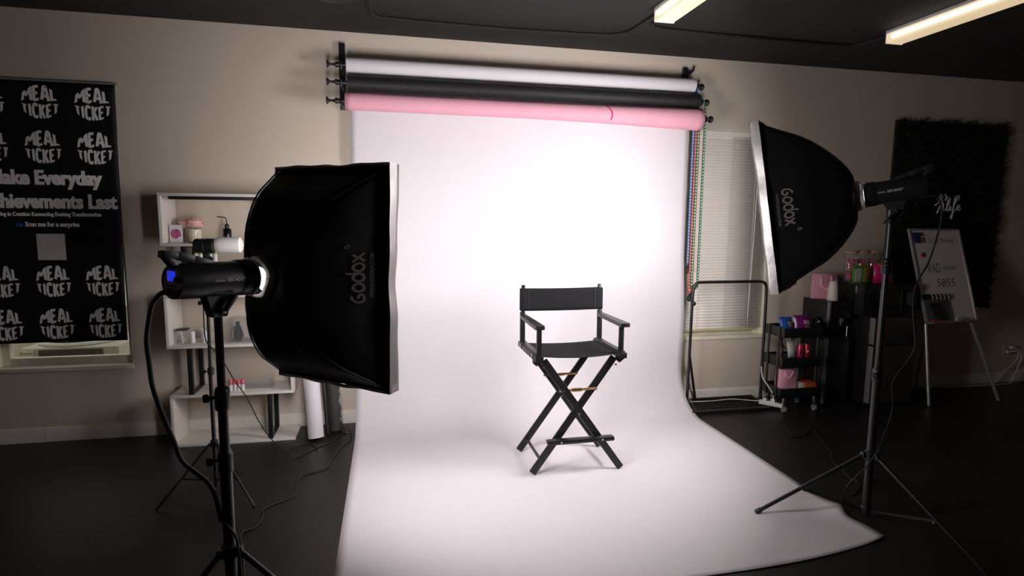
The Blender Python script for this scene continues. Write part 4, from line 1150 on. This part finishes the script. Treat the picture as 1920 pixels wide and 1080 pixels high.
pouch('silver_snack_bag', 'silver foil pouch in the middle cart tray', (3.335, -0.375, zt), 0.085, 0.145, 0.05, (0.55, 0.55, 0.55), (('yellow_foot', (0.5, 0.45, 0.05), (0.15, 0.6, 0.6, 0.7)),), 10, -0.15)
def can(x, y, z, col, label, accent):
    e = thing('drink_can', label, 'can', (x, y, z), 'drink cans')
    M().lathe((x, y, z), [(0.022, 0), (0.028, 0.008), (0.0285, 0.100), (0.023, 0.112), (0.0235, 0.116)], n=24).build('can_body', plain(label[:8]+'can', col, 0.3, metal=0.4, var=0.1), e)
    M().lathe((x, y, z+0.116), [(0.0225, 0), (0.0225, 0.002), (0.004, 0.002)], n=20).build('can_lid', STEEL, e)
    M().sphere((x-0.010, y-0.0268, z+0.055), 0.012, 10, (1, 0.15, 1)).build('can_mark', accent, e)
can(3.402, -0.39, zt, (0.42, 0.02, 0.09), 'crimson drink can right of the silver pouch', plain('dark_mark', (0.03, 0.02, 0.02), 0.5))
can(3.470, -0.385, zt, (0.45, 0.02, 0.025), 'bright red drink can, right one of the pair', WHITEP)
for x, y, lab in ((3.222, -0.36, 'clear bottle with chrome cap at left end of middle cart tray'),):
    e = thing('clear_bottle', lab, 'bottle', (x, y, zt))
    M().lathe((x, y, zt), [(0.018, 0), (0.02, 0.004), (0.02, 0.09), (0.012, 0.105)], n=18).build('bottle_body', ACRYL, e)
    M().lathe((x, y, zt+0.105), [(0.013, 0), (0.013, 0.022), (0.010, 0.024)], n=16).build('cap', STEEL, e)
e = thing('amber_bottle', 'dark brown bottle between clear bottle and foil pouch on cart', 'bottle', (3.270, -0.31, zt))
M().lathe((3.270, -0.31, zt), [(0.024, 0), (0.026, 0.004), (0.026, 0.10), (0.014, 0.12), (0.014, 0.135)], n=18).build('bottle_body', mat('amber_glass', (0.06, 0.025, 0.01), 0.2), e)
M().lathe((3.270, -0.31, zt+0.135), [(0.016, 0), (0.016, 0.018)], n=14).build('cap', BLK, e)
e = thing('hair_dryer', 'small pale grey cylinder with black cord loop behind the cans', 'dryer', (3.45, -0.24, zt))
M().cyl((3.40, -0.24, zt+0.13), (3.50, -0.23, zt+0.165), 0.024, n=16).build('barrel', plain('pale_grey', (0.42, 0.42, 0.42), 0.4), e)
M().beam((3.43, -0.24, zt+0.12), (3.42, -0.24, zt+0.0), 0.03, 0.03, bev=0.006).build('handle', BLK, e)
M().tube([(3.42, -0.26, zt+0.01), (3.33, -0.27, zt+0.08), (3.30, -0.28, zt+0.15), (3.34, -0.28, zt+0.185), (3.39, -0.27, zt+0.17)], 0.005, 8, 5).build('cord', CB, e)
zt = TR[2]+0.009
def gift_bag(name, label, x0, x1, y0, y1, z, h_, yaw, rope, gold=True):
    c = Vector(((x0+x1)/2, (y0+y1)/2, z))
    Tm = Matrix.Translation(c) @ Matrix.Rotation(math.radians(yaw), 4, 'Z')
    hx, hy = (x1-x0)/2, (y1-y0)/2
    e = thing(name, label, 'gift bag', c, 'pink gift bags')
    bg_ = M(Tm)
    A = [(-hx, -hy), (hx, -hy), (hx, hy), (-hx, hy)]
    lo = [bg_.v((a_, b_, 0)) for a_, b_ in A]; hi = [bg_.v((a_*1.01, b_*0.8, h_)) for a_, b_ in A]
    bg_.f(lo[::-1])
    for k in range(4): bg_.f([lo[k], lo[(k+1) % 4], hi[(k+1) % 4], hi[k]])
    bg_.build('paper_bag', PINK, e, solid=0.002)
    for sg in (-1, 1):
        hm = M(Tm)
        y_ = sg*(hy*0.8+0.004)
        if rope == 'down':
            hm.tube([(-hx*0.36, y_, h_*0.90), (-hx*0.33, y_-0.003, h_*0.60), (-hx*0.10, y_-0.004, h_*0.43), (hx*0.25, y_-0.004, h_*0.42), (hx*0.50, y_-0.003, h_*0.62), (hx*0.48, y_, h_*0.90)], 0.006, 8, 5)
        else:
            hm.tube([(-hx*0.4, y_, h_*0.90), (-hx*0.2, y_-0.003, h_*0.72), (hx*0.2, y_-0.004, h_*0.70), (hx*0.6, y_, h_*0.92)], 0.0045, 8, 5)
        hm.build('rope_handle', plain('rose_rope', (0.86, 0.50, 0.58), 0.7), e)
    if gold:
        M(Tm).box((-hx-0.002, -hy-0.0022, -0.0), (hx+0.002, -hy, 0.004)).build('gold_hem', BRASS, e)
    return e
gift_bag('gift_bag', 'pink gift bag standing in the bottom cart tray', 3.212, 3.352, -0.43, -0.34, zt, 0.232, -6, 'x', False)
e = thing('snack_box', 'orange and white box lying on bottom cart tray', 'box', (3.48, -0.37, zt))
M().box((3.39, -0.435, zt), (3.545, -0.345, zt+0.108), 0.003).build('box_body', mat('card_white', (0.55, 0.5, 0.42), 0.6), e)
M().box((3.43, -0.4365, zt+0.005), (3.546, -0.344, zt+0.109), 0.002).build('orange_sleeve', mat('orange_card', (0.62, 0.09, 0.03), 0.5), e)

# ------------------------------------------------------------------ water dispenser
wd = thing('water_dispenser', 'tall black water dispenser between the cart and the fridge', 'water dispenser', (3.87, -0.17, 0))
DX0, DX1, DY0, DY1, DZ = 3.70, 3.955, -0.335, -0.02, 0.928
APP = mat('black_appliance', (0.011, 0.011, 0.012), 0.38, var=0.1, spec=0.5)
dm = M().box((DX0, DY0+0.02, 0.02), (DX1, DY1, 0.585), 0.006)
dm.box((DX0, DY0+0.14, 0.58), (DX1, DY1, 0.78), 0.004)
dm.box((DX0, DY0+0.02, 0.775), (DX1, DY1, DZ), 0.006)
dm.build('dispenser_body', APP, wd)
M().cyl((DX0+0.022, DY0+0.018, 0.02), (DX0+0.022, DY0+0.018, 0.60), 0.018, n=18).build('corner_column', mat('grey_edge', (0.16, 0.16, 0.175), 0.35, var=0.05), wd)
M().cyl((DX0+0.022, DY0+0.018, 0.76), (DX0+0.022, DY0+0.018, DZ-0.004), 0.018, n=18).build('corner_column', mat('grey_edge', (0.16, 0.16, 0.175), 0.35), wd)
M().box((DX0+0.04, DY0+0.008, 0.025), (DX1-0.01, DY0+0.024, 0.575), 0.006).build('front_door', APP, wd)
M().box((DX0+0.04, DY0+0.008, 0.79), (DX1-0.01, DY0+0.024, DZ-0.01), 0.006).build('control_panel', APP, wd)
for x in (3.775, 3.90):
    q = M().box((x-0.016, DY0+0.06, 0.73), (x+0.016, DY0+0.14, 0.778), 0.004); q.cyl((x, DY0+0.075, 0.70), (x, DY0+0.075, 0.735), 0.009, n=12)
    q.build('spout', mat('grey_spout', (0.22, 0.22, 0.24), 0.3), wd)
M().box((DX0+0.03, DY0+0.0, 0.583), (DX1-0.02, DY0+0.14, 0.605), 0.004).build('drip_tray', BLK, wd)
M().cyl((3.93, DY0+0.03, 0.61), (3.93, DY0+0.03, 0.70), 0.006, n=10).build('chrome_trim', STEEL, wd)
gift_bag('gift_bag', 'pink gift bag with drooping rope handles on top of the water dispenser', 3.690, 3.880, -0.20, -0.125, DZ+0.0015, 0.228, -24, 'down')
cp = thing('paper_cups', 'upside down stack of white cups on front corner of dispenser', 'cups', (3.79, -0.27, DZ))
prof = [(0.044, 0.0), (0.046, 0.003)]
for k in range(6): prof += [(0.0445-0.0005*k, 0.010+0.012*k), (0.046-0.0008*k, 0.013+0.012*k)]
prof += [(0.031, 0.165), (0.029, 0.168), (0.026, 0.163)]
M().lathe((3.79, -0.27, DZ+0.001), prof, n=28).build('cup_stack', mat('cream_cup', (0.66, 0.62, 0.54), 0.5, var=0.02), cp)

# ------------------------------------------------------------------ fridge and microwave
fg = thing('mini_fridge', 'black mini fridge with two charcoal doors under the microwave', 'fridge', (4.28, -0.23, 0))
FX0, FX1, FY0, FY1 = 4.065, 4.505, -0.40, -0.02
M().box((FX0, FY0, 0.025), (FX1, FY1, 0.80), 0.006).build('fridge_body', APP, fg)
DOOR = mat('charcoal_door', (0.055, 0.047, 0.042), 0.35, metal=0.3, var=0.08, scale=6)
EDGE = mat('silver_edge', (0.36, 0.33, 0.33), 0.35, metal=0.5, var=0.04)
for z0, z1 in ((0.56, 0.795), (0.035, 0.545)):
    d_ = M().box((FX0+0.004, FY0-0.062, z0), (FX1, FY0-0.004, z1), 0.005).build('fridge_door', DOOR, fg)
    M().box((FX0, FY0-0.060, z0+0.002), (FX0+0.0045, FY0-0.006, z1-0.002), 0.001).build('door_edge', EDGE, d_)
M().box((4.34, FY0-0.0635, 0.733), (4.44, FY0-0.0615, 0.736)).build('door_trim', STEEL, fg)
M().box((4.452, FY0-0.0635, 0.742), (4.468, FY0-0.0615, 0.758)).build('blue_badge', plain('blue_dot', (0.03, 0.06, 0.22), 0.5), fg)
for x in (FX0+0.04, FX1-0.04):
    for y in (FY0+0.03, FY1-0.04): M().cyl((x, y, 0.0), (x, y, 0.027), 0.015, n=12).build('foot', BLK, fg)
mw = thing('microwave', 'black microwave oven standing on top of the mini fridge', 'microwave', (4.23, -0.2, 0.802))
MX0, MX1, MY0, MY1, MZ0, MZ1 = 3.965, 4.52, -0.40, -0.03, 0.8125, 1.082
M().box((MX0, MY0, MZ0), (MX1, MY1, MZ1), 0.006).build('oven_body', APP, mw)
d_ = M().box((MX0, MY0-0.022, MZ0+0.004), (4.36, MY0-0.001, MZ1-0.004), 0.005).build('oven_door', APP, mw)
M().box((MX0+0.05, MY0-0.0235, MZ0+0.05), (4.30, MY0-0.0215, MZ1-0.05), 0.001).build('door_window', mat('gloss_black', (0.008, 0.008, 0.009), 0.15), d_)
M().box((4.335, MY0-0.045, MZ0+0.04), (4.35, MY0-0.021, MZ1-0.04), 0.005).build('door_handle', BLK, d_)
cpn = M().box((4.362, MY0-0.020, MZ0+0.004), (MX1, MY0-0.001, MZ1-0.004), 0.004).build('control_panel', APP, mw)
kp = M()
for i in range(4):
    for j in range(6): kp.box((4.40+0.017*i, MY0-0.0215, 0.90+0.018*j), (4.409+0.017*i, MY0-0.0195, 0.909+0.018*j))
kp.build('keypad', plain('key_print', (0.30, 0.30, 0.29), 0.5), cpn)
M().box((MX0-0.004, MY0+0.05, MZ0+0.19), (MX0, MY0+0.07, MZ0+0.25)).build('vent_trim', EDGE, mw)
for x in (MX0+0.14, MX1-0.06):
    for y in (MY0+0.03, MY1-0.04): M().cyl((x, y, 0.8005), (x, y, MZ0+0.001), 0.012, n=12).build('foot', BLK, mw)
# candy jars
JW = plain('bamboo_lid', (0.42, 0.25, 0.13), 0.6, var=0.12)
random.seed(21)
for x, nm, cols in ((4.01, 'leftmost', ((0.65, 0.10, 0.16), (0.7, 0.4, 0.42))), (4.125, 'middle', ((0.35, 0.03, 0.05), (0.45, 0.3, 0.28))), (4.24, 'rightmost', ((0.5, 0.03, 0.08), (0.5, 0.2, 0.1)))):
    j = thing('candy_jar', 'clear candy jar with bamboo lid on microwave, %s of three' % nm, 'jar', (x, -0.2, MZ1), 'candy jars')
    M().lathe((x, -0.2, MZ1+0.001), [(0.048, 0), (0.051, 0.005), (0.051, 0.255), (0.049, 0.258)], n=28).build('jar_body', GLASS, j)
    M().lathe((x, -0.2, MZ1+0.26), [(0.050, 0), (0.0525, 0.002), (0.0525, 0.014), (0.050, 0.016)], n=28).build('lid', JW, j)
    cd_ = M()
    for k in range(75):
        an = random.uniform(0, 2*math.pi); rr = 0.036*math.sqrt(random.random())
        cz_ = MZ1+0.018+0.185*random.random()
        cd_.sphere((x+rr*math.cos(an), -0.2+rr*math.sin(an), cz_), 0.012, 6, (1, random.uniform(.6, 1), random.uniform(.6, 1)))
    cm_ = mat('candy_'+nm, cols[0], 0.35, var=0.8, scale=60)
    tag(cd_.build('candies', cm_, None, loc=(x, -0.2, MZ1+0.01)), 'wrapped red candies filling the %s jar on the microwave' % nm, 'candies', kind='stuff')
pouch('green_candy_bag', 'green and yellow candy bag before the jars on the microwave', (3.995, -0.335, MZ1+0.0015), 0.185, 0.155, 0.05, (0.09, 0.33, 0.03), (('yellow_panel', (0.62, 0.42, 0.02), (0.53, 0.92, 0.12, 0.86)), ('pale_panel', (0.42, 0.42, 0.34), (0.08, 0.46, 0.12, 0.84))), 4, -0.02, 'candy bags')
pouch('magenta_candy_bag', 'magenta candy bag before the jars, half behind the light stand', (4.225, -0.335, MZ1+0.0015), 0.185, 0.175, 0.065, (0.62, 0.02, 0.16), (('blue_mark', (0.03, 0.08, 0.30), (0.42, 0.85, 0.42, 0.80)), ('orange_top', (0.70, 0.22, 0.03), (0.12, 0.9, 0.84, 0.95))), -4, -0.02, 'candy bags')
e = thing('orange_trinket', 'small orange trinket on the microwave right of the light stand', 'trinket', (4.345, -0.30, MZ1))
M().lathe((4.345, -0.30, MZ1+0.001), [(0.022, 0), (0.026, 0.006), (0.022, 0.09), (0.012, 0.10)], n=18).build('trinket_body', mat('amber_plastic', (0.25, 0.04, 0.02), 0.4), e)
M().sphere((4.345, -0.30, MZ1+0.115), 0.018, 12).build('trinket_top', mat('orange_plastic', (0.55, 0.2, 0.05), 0.4), e)

# ------------------------------------------------------------------ grass wall panel and script sign
gp = thing('grass_wall_panel', 'dark green artificial grass panel hung on the wall at right', 'grass panel', (5.15, -0.02, 0.76))
GX0, GX1, GZ0, GZ1 = 4.53, 5.84, 0.77, 2.56
M().box((GX0+0.02, -0.022, GZ0+0.02), (GX1-0.02, -0.002, GZ1-0.02)).build('backing', plain('green_backing', (0.008, 0.014, 0.006), 0.9), gp)
gm = M(); random.seed(2)
for k in range(9500):
    x = random.uniform(GX0+0.015, GX1-0.015); z = random.uniform(GZ0+0.02, GZ1-0.015)
    l = random.uniform(0.03, 0.065); an = random.uniform(0, 2*math.pi)
    d = Vector((math.cos(an)*0.6, -random.uniform(.35, 1.0), math.sin(an)*0.6+0.15)).normalized()
    t_ = d.cross(Vector((random.uniform(-1, 1), random.uniform(-1, 1), random.uniform(-1, 1)))).normalized()*random.uniform(.003, .007)
    p = Vector((x, -0.02, z))
    gm.f([gm.v(p-t_*0.4), gm.v(p+d*l*0.55-t_), gm.v(p+d*l), gm.v(p+d*l*0.55+t_)])
gm.build('foliage', mat('dark_leaves', (0.0085, 0.0145, 0.006), 0.7, var=0.5, scale=50, spec=0.3), gp, fixn=False)
sg = thing('script_sign', 'white script sign lettering fixed on the dark grass panel', 'sign', (5.14, -0.07, 1.74))
SIGN = mat('sign_white', (0.55, 0.55, 0.54), 0.4, var=0.03)
def sgn(txt, xc, zc, w_, h_, sh_):
    geo = glyphs(txt, w_, h_, 0.01, sh_)
    q = M(); q.flat(geo, lambda p, r_: (xc+p, -0.086, zc+r_))
    return q.build('sign_lettering', SIGN, sg, solid=0.012)
sgn("it's", 5.075, 1.852, 0.12, 0.062, 0.35)
sgn('a', 5.235, 1.848, 0.06, 0.05, 0.35)
sl_ = M()
def loopl(x, z, s_):
    return [(x-0.02*s_, z-0.005), (x+0.012*s_, z+0.03*s_), (x+0.028*s_, z+0.085*s_), (x+0.018*s_, z+0.10*s_), (x+0.006*s_, z+0.06*s_), (x+0.004*s_, z+0.0), (x+0.022*s_, z-0.008), (x+0.036*s_, z+0.008)]
for path in ([(p, z) for p, z in loopl(5.125, 1.735, 1.1)], [(5.155, 1.738), (5.168, 1.768), (5.168, 1.736), (5.185, 1.732)],
             [(5.185, 1.735), (5.21, 1.78), (5.228, 1.83), (5.215, 1.845), (5.205, 1.80), (5.20, 1.70), (5.192, 1.655), (5.182, 1.665), (5.205, 1.715), (5.235, 1.74)],
             [(5.235, 1.74), (5.268, 1.755), (5.27, 1.778), (5.252, 1.775), (5.245, 1.75), (5.26, 1.732), (5.292, 1.745)],
             [(5.02, 1.70), (5.045, 1.76), (5.075, 1.80), (5.085, 1.77), (5.078, 1.70), (5.073, 1.655)], [(4.99, 1.775), (5.03, 1.80), (5.07, 1.815)]):
    sl_.tube([(x, -0.084, z) for x, z in path], 0.0065, 8, 4)
sl_.build('sign_lettering', SIGN, sg)
for x, z in ((5.06, 1.85), (5.235, 1.845), (5.13, 1.74), (5.20, 1.72), (5.255, 1.745), (5.078, 1.72)): M().cyl((x, -0.084, z), (x, -0.022, z), 0.004, n=8).build('standoff', GLASS, sg)

# ------------------------------------------------------------------ whiteboard easel
wbd = thing('whiteboard_easel', 'white dry erase board on silver easel legs before the grass panel', 'whiteboard', (4.88, -0.4, 0))
P00 = Vector((4.600, -0.45, 0.742)); P10 = Vector((5.160, -0.45, 0.742)); P01 = Vector((4.600, -0.19, 1.555)); 
eu = (P10-P00); ew = eu.length; eu.normalize(); ev = (P01-P00); eh = ev.length; ev.normalize(); en = eu.cross(ev).normalized()
if en.y > 0: en = -en
def bp(x, y, d=0.0): return P00+eu*x+ev*y+en*d
Rb = Matrix((eu, ev, en)).transposed()
ALU = mat('easel_aluminium', (0.58, 0.56, 0.54), 0.35, metal=0.7, var=0.04)
M()._ob(bp(ew/2, eh/2, -0.005), (ew-0.01, eh-0.01, 0.012), Rb).build('board_surface', mat('dry_erase_white', (0.74, 0.70, 0.68), 0.25, var=0.02), wbd)
fr_ = M()
for c, s_ in (((ew/2, 0.008), (ew, 0.02)), ((ew/2, eh-0.008), (ew, 0.02)), ((0.008, eh/2), (0.02, eh)), ((ew-0.008, eh/2), (0.02, eh))):
    fr_._ob(bp(c[0], c[1], 0.0), (s_[0], s_[1], 0.022), Rb, 0.003)
fr_.build('board_frame', ALU, wbd)
M()._ob(bp(ew/2, -0.012, 0.022), (ew-0.02, 0.012, 0.055), Rb, 0.003).build('pen_tray', mat('grey_tray', (0.20, 0.19, 0.19), 0.5), wbd)
M().cyl(bp(0.02, -0.01, -0.02), (4.625, -0.535, 0.012), 0.0135, n=14).build('leg', ALU, wbd)
M().cyl(bp(ew-0.05, -0.01, -0.02), (5.385, -0.54, 0.012), 0.0135, n=14).build('leg', ALU, wbd)
M().cyl(bp(ew/2, eh*0.5, -0.03), (4.98, -0.06, 0.012), 0.0125, n=14).build('rear_leg', ALU, wbd)
for p in ((4.625, -0.535, 0.0), (5.385, -0.54, 0.0), (4.98, -0.06, 0.0)):
    M().cyl(p, (p[0], p[1], 0.016), 0.016, n=12).build('rubber_foot', BLK, wbd)
RED = plain('red_marker_ink', (0.42, 0.05, 0.08), 0.6); INK = plain('dark_marker_ink', (0.07, 0.05, 0.06), 0.6)
def write(txt, x, y, w_, h_, mt_, nm, sh_=0.15, bold=-0.012):
    M().flat(glyphs(txt, w_, h_, bold, sh_), lambda p, r_: bp(x+p, y+r_, 0.0022)).build(nm, mt_, wbd)
write('Good Morning!', 0.335, eh-0.112, 0.29, 0.058, RED, 'red_handwriting')
write('IPAD', 0.200, eh-0.365, 0.135, 0.085, INK, 'dark_handwriting', 0.05)
write('passcode', 0.370, eh-0.365, 0.15, 0.048, INK, 'dark_handwriting')
write('5855', 0.300, eh-0.50, 0.20, 0.072, INK, 'dark_handwriting')
for c, s_, mt_, lab in (((0.072, eh-0.085), (0.070, 0.10), plain('navy_magnet', (0.02, 0.035, 0.16), 0.5), 'navy blue square magnet in the top left corner of whiteboard'),
                        ((0.128, eh-0.05), (0.036, 0.032), plain('plum_magnet', (0.20, 0.03, 0.09), 0.5), 'small plum magnet right of the navy magnet, upper one'),
                        ((0.130, eh-0.105), (0.042, 0.05), plain('ochre_magnet', (0.22, 0.13, 0.06), 0.5), 'small ochre magnet right of the navy magnet, lower one')):
    q = M()._ob(bp(c[0], c[1], 0.005), (s_[0], s_[1], 0.007), Rb, 0.002)
    tag(q.build('fridge_magnet', mt_, None, loc=bp(c[0], c[1], 0.005)), lab, 'magnet', 'whiteboard magnets')
q = M().lathe(bp(0.105, eh-0.245, 0.0016), [(0.022, 0), (0.023, 0.004), (0.019, 0.008), (0.009, 0.008)], axis=en, n=20)
tag(q.build('rosette_magnet', RED, None, loc=bp(0.105, eh-0.245)), 'round red rosette magnet at left side of whiteboard', 'magnet', 'whiteboard magnets')
cb_ = thing('clapperboard', 'black film clapperboard with chevron top resting on the pen tray', 'clapperboard', bp(0.14, 0.0, 0.02))
def cq(x, y, d=0.0): return bp(x, y, 0.016+d)
M()._ob(cq(0.135, 0.098), (0.255, 0.185, 0.010), Rb, 0.003).build('slate', mat('slate_face', (0.085, 0.10, 0.115), 0.3, var=0.15, scale=8), cb_)
st_ = M()._ob(cq(0.140, 0.220, 0.004), (0.285, 0.052, 0.016), Rb, 0.003).build('clap_stick', BLK, cb_)
ch = M()
for k in range(5):
    x0 = 0.075+0.043*k
    for lo in (0, 1):
        y0 = 0.1945+0.0255*lo; sk_ = 0.014 if lo else -0.014
        ys = (y0, y0+0.0255)
        a0, a1 = ((x0+0.014-0.0, x0) if lo else (x0, x0+0.014))
        ch.f([ch.v(cq(a0, ys[0], 0.0126)), ch.v(cq(a0+0.02, ys[0], 0.0126)), ch.v(cq(a1+0.02, ys[1], 0.0126)), ch.v(cq(a1, ys[1], 0.0126))])
ch.build('chevrons', mat('chevron_cream', (0.60, 0.56, 0.48), 0.5), st_)
dk = M()
dk.f([dk.v(cq(0.05, 0.165, 0.0056)), dk.v(cq(0.19, 0.165, 0.0056)), dk.v(cq(0.245, 0.012, 0.0056)), dk.v(cq(0.10, 0.012, 0.0056))])
dk.build('slate_panel', mat('slate_dark', (0.018, 0.018, 0.020), 0.4), cb_)
mk = thing('red_marker', 'red marker pen lying on the whiteboard tray', 'marker', bp(0.1, 0.0, 0.04))
M().cyl(bp(0.03, 0.006, 0.042), bp(0.12, 0.006, 0.042), 0.009, n=14).build('marker_barrel', plain('red_plastic', (0.50, 0.05, 0.03), 0.4), mk)
M().cyl(bp(0.12, 0.006, 0.042), bp(0.155, 0.006, 0.042), 0.0085, n=14).build('marker_cap', plain('red_cap', (0.40, 0.06, 0.05), 0.4), mk)
er = M()._ob(bp(0.325, 0.014, 0.036), (0.07, 0.034, 0.028), Rb, 0.005)
tag(er.build('board_eraser', mat('pale_grey', (0.42, 0.42, 0.42), 0.4), None, loc=bp(0.325, 0.0, 0.03)), 'pale eraser lying on the tray beside the clapperboard', 'eraser')

# ------------------------------------------------------------------ wall outlet and its cords
ol = thing('wall_outlet', 'white wall outlet plate low on the back wall at far right', 'outlet', (6.135, 0, 0.28))
M().box((6.085, -0.007, 0.285), (6.205, -0.0005, 0.40), 0.002).build('cover_plate', mat('outlet_plate', (0.50, 0.46, 0.38), 0.5), ol)
q = M()
for x in (6.125, 6.17):
    for z in (0.32, 0.365): q.box((x-0.014, -0.009, z-0.015), (x+0.014, -0.006, z+0.015), 0.002)
q.build('sockets', mat('outlet_socket', (0.40, 0.37, 0.31), 0.5), ol)
for x, z, pts, lab in ((6.17, 0.365, [(6.17, -0.04, 0.365), (6.20, -0.06, 0.35), (6.215, -0.06, 0.27), (6.16, -0.06, 0.20), (6.05, -0.06, 0.13), (5.98, -0.06, 0.06), (5.94, -0.06, 0.008), (5.7, -0.07, 0.006), (5.4, -0.05, 0.006), (5.1, -0.06, 0.006)], 'white cord from outlet, bending farther left to the floor'),
                       (6.125, 0.32, [(6.125, -0.04, 0.32), (6.16, -0.07, 0.335), (6.225, -0.075, 0.32), (6.235, -0.075, 0.24), (6.20, -0.075, 0.15), (6.15, -0.08, 0.05), (6.12, -0.08, 0.008), (5.95, -0.09, 0.006), (5.6, -0.09, 0.006), (5.25, -0.08, 0.006)], 'white cord from outlet, dropping straighter on the right')):
    e = thing('plugged_cord', lab, 'cord', (x, -0.03, z), 'outlet cords')
    M().tube(pts, 0.005, 8, 5).build('cord', mat('cord_white', (0.60, 0.57, 0.52), 0.5), e)
    M().box((x-0.016, -0.042, z-0.014), (x+0.016, -0.0095, z+0.014), 0.004).build('plug', mat('cord_white', (0.60, 0.57, 0.52), 0.5), e)
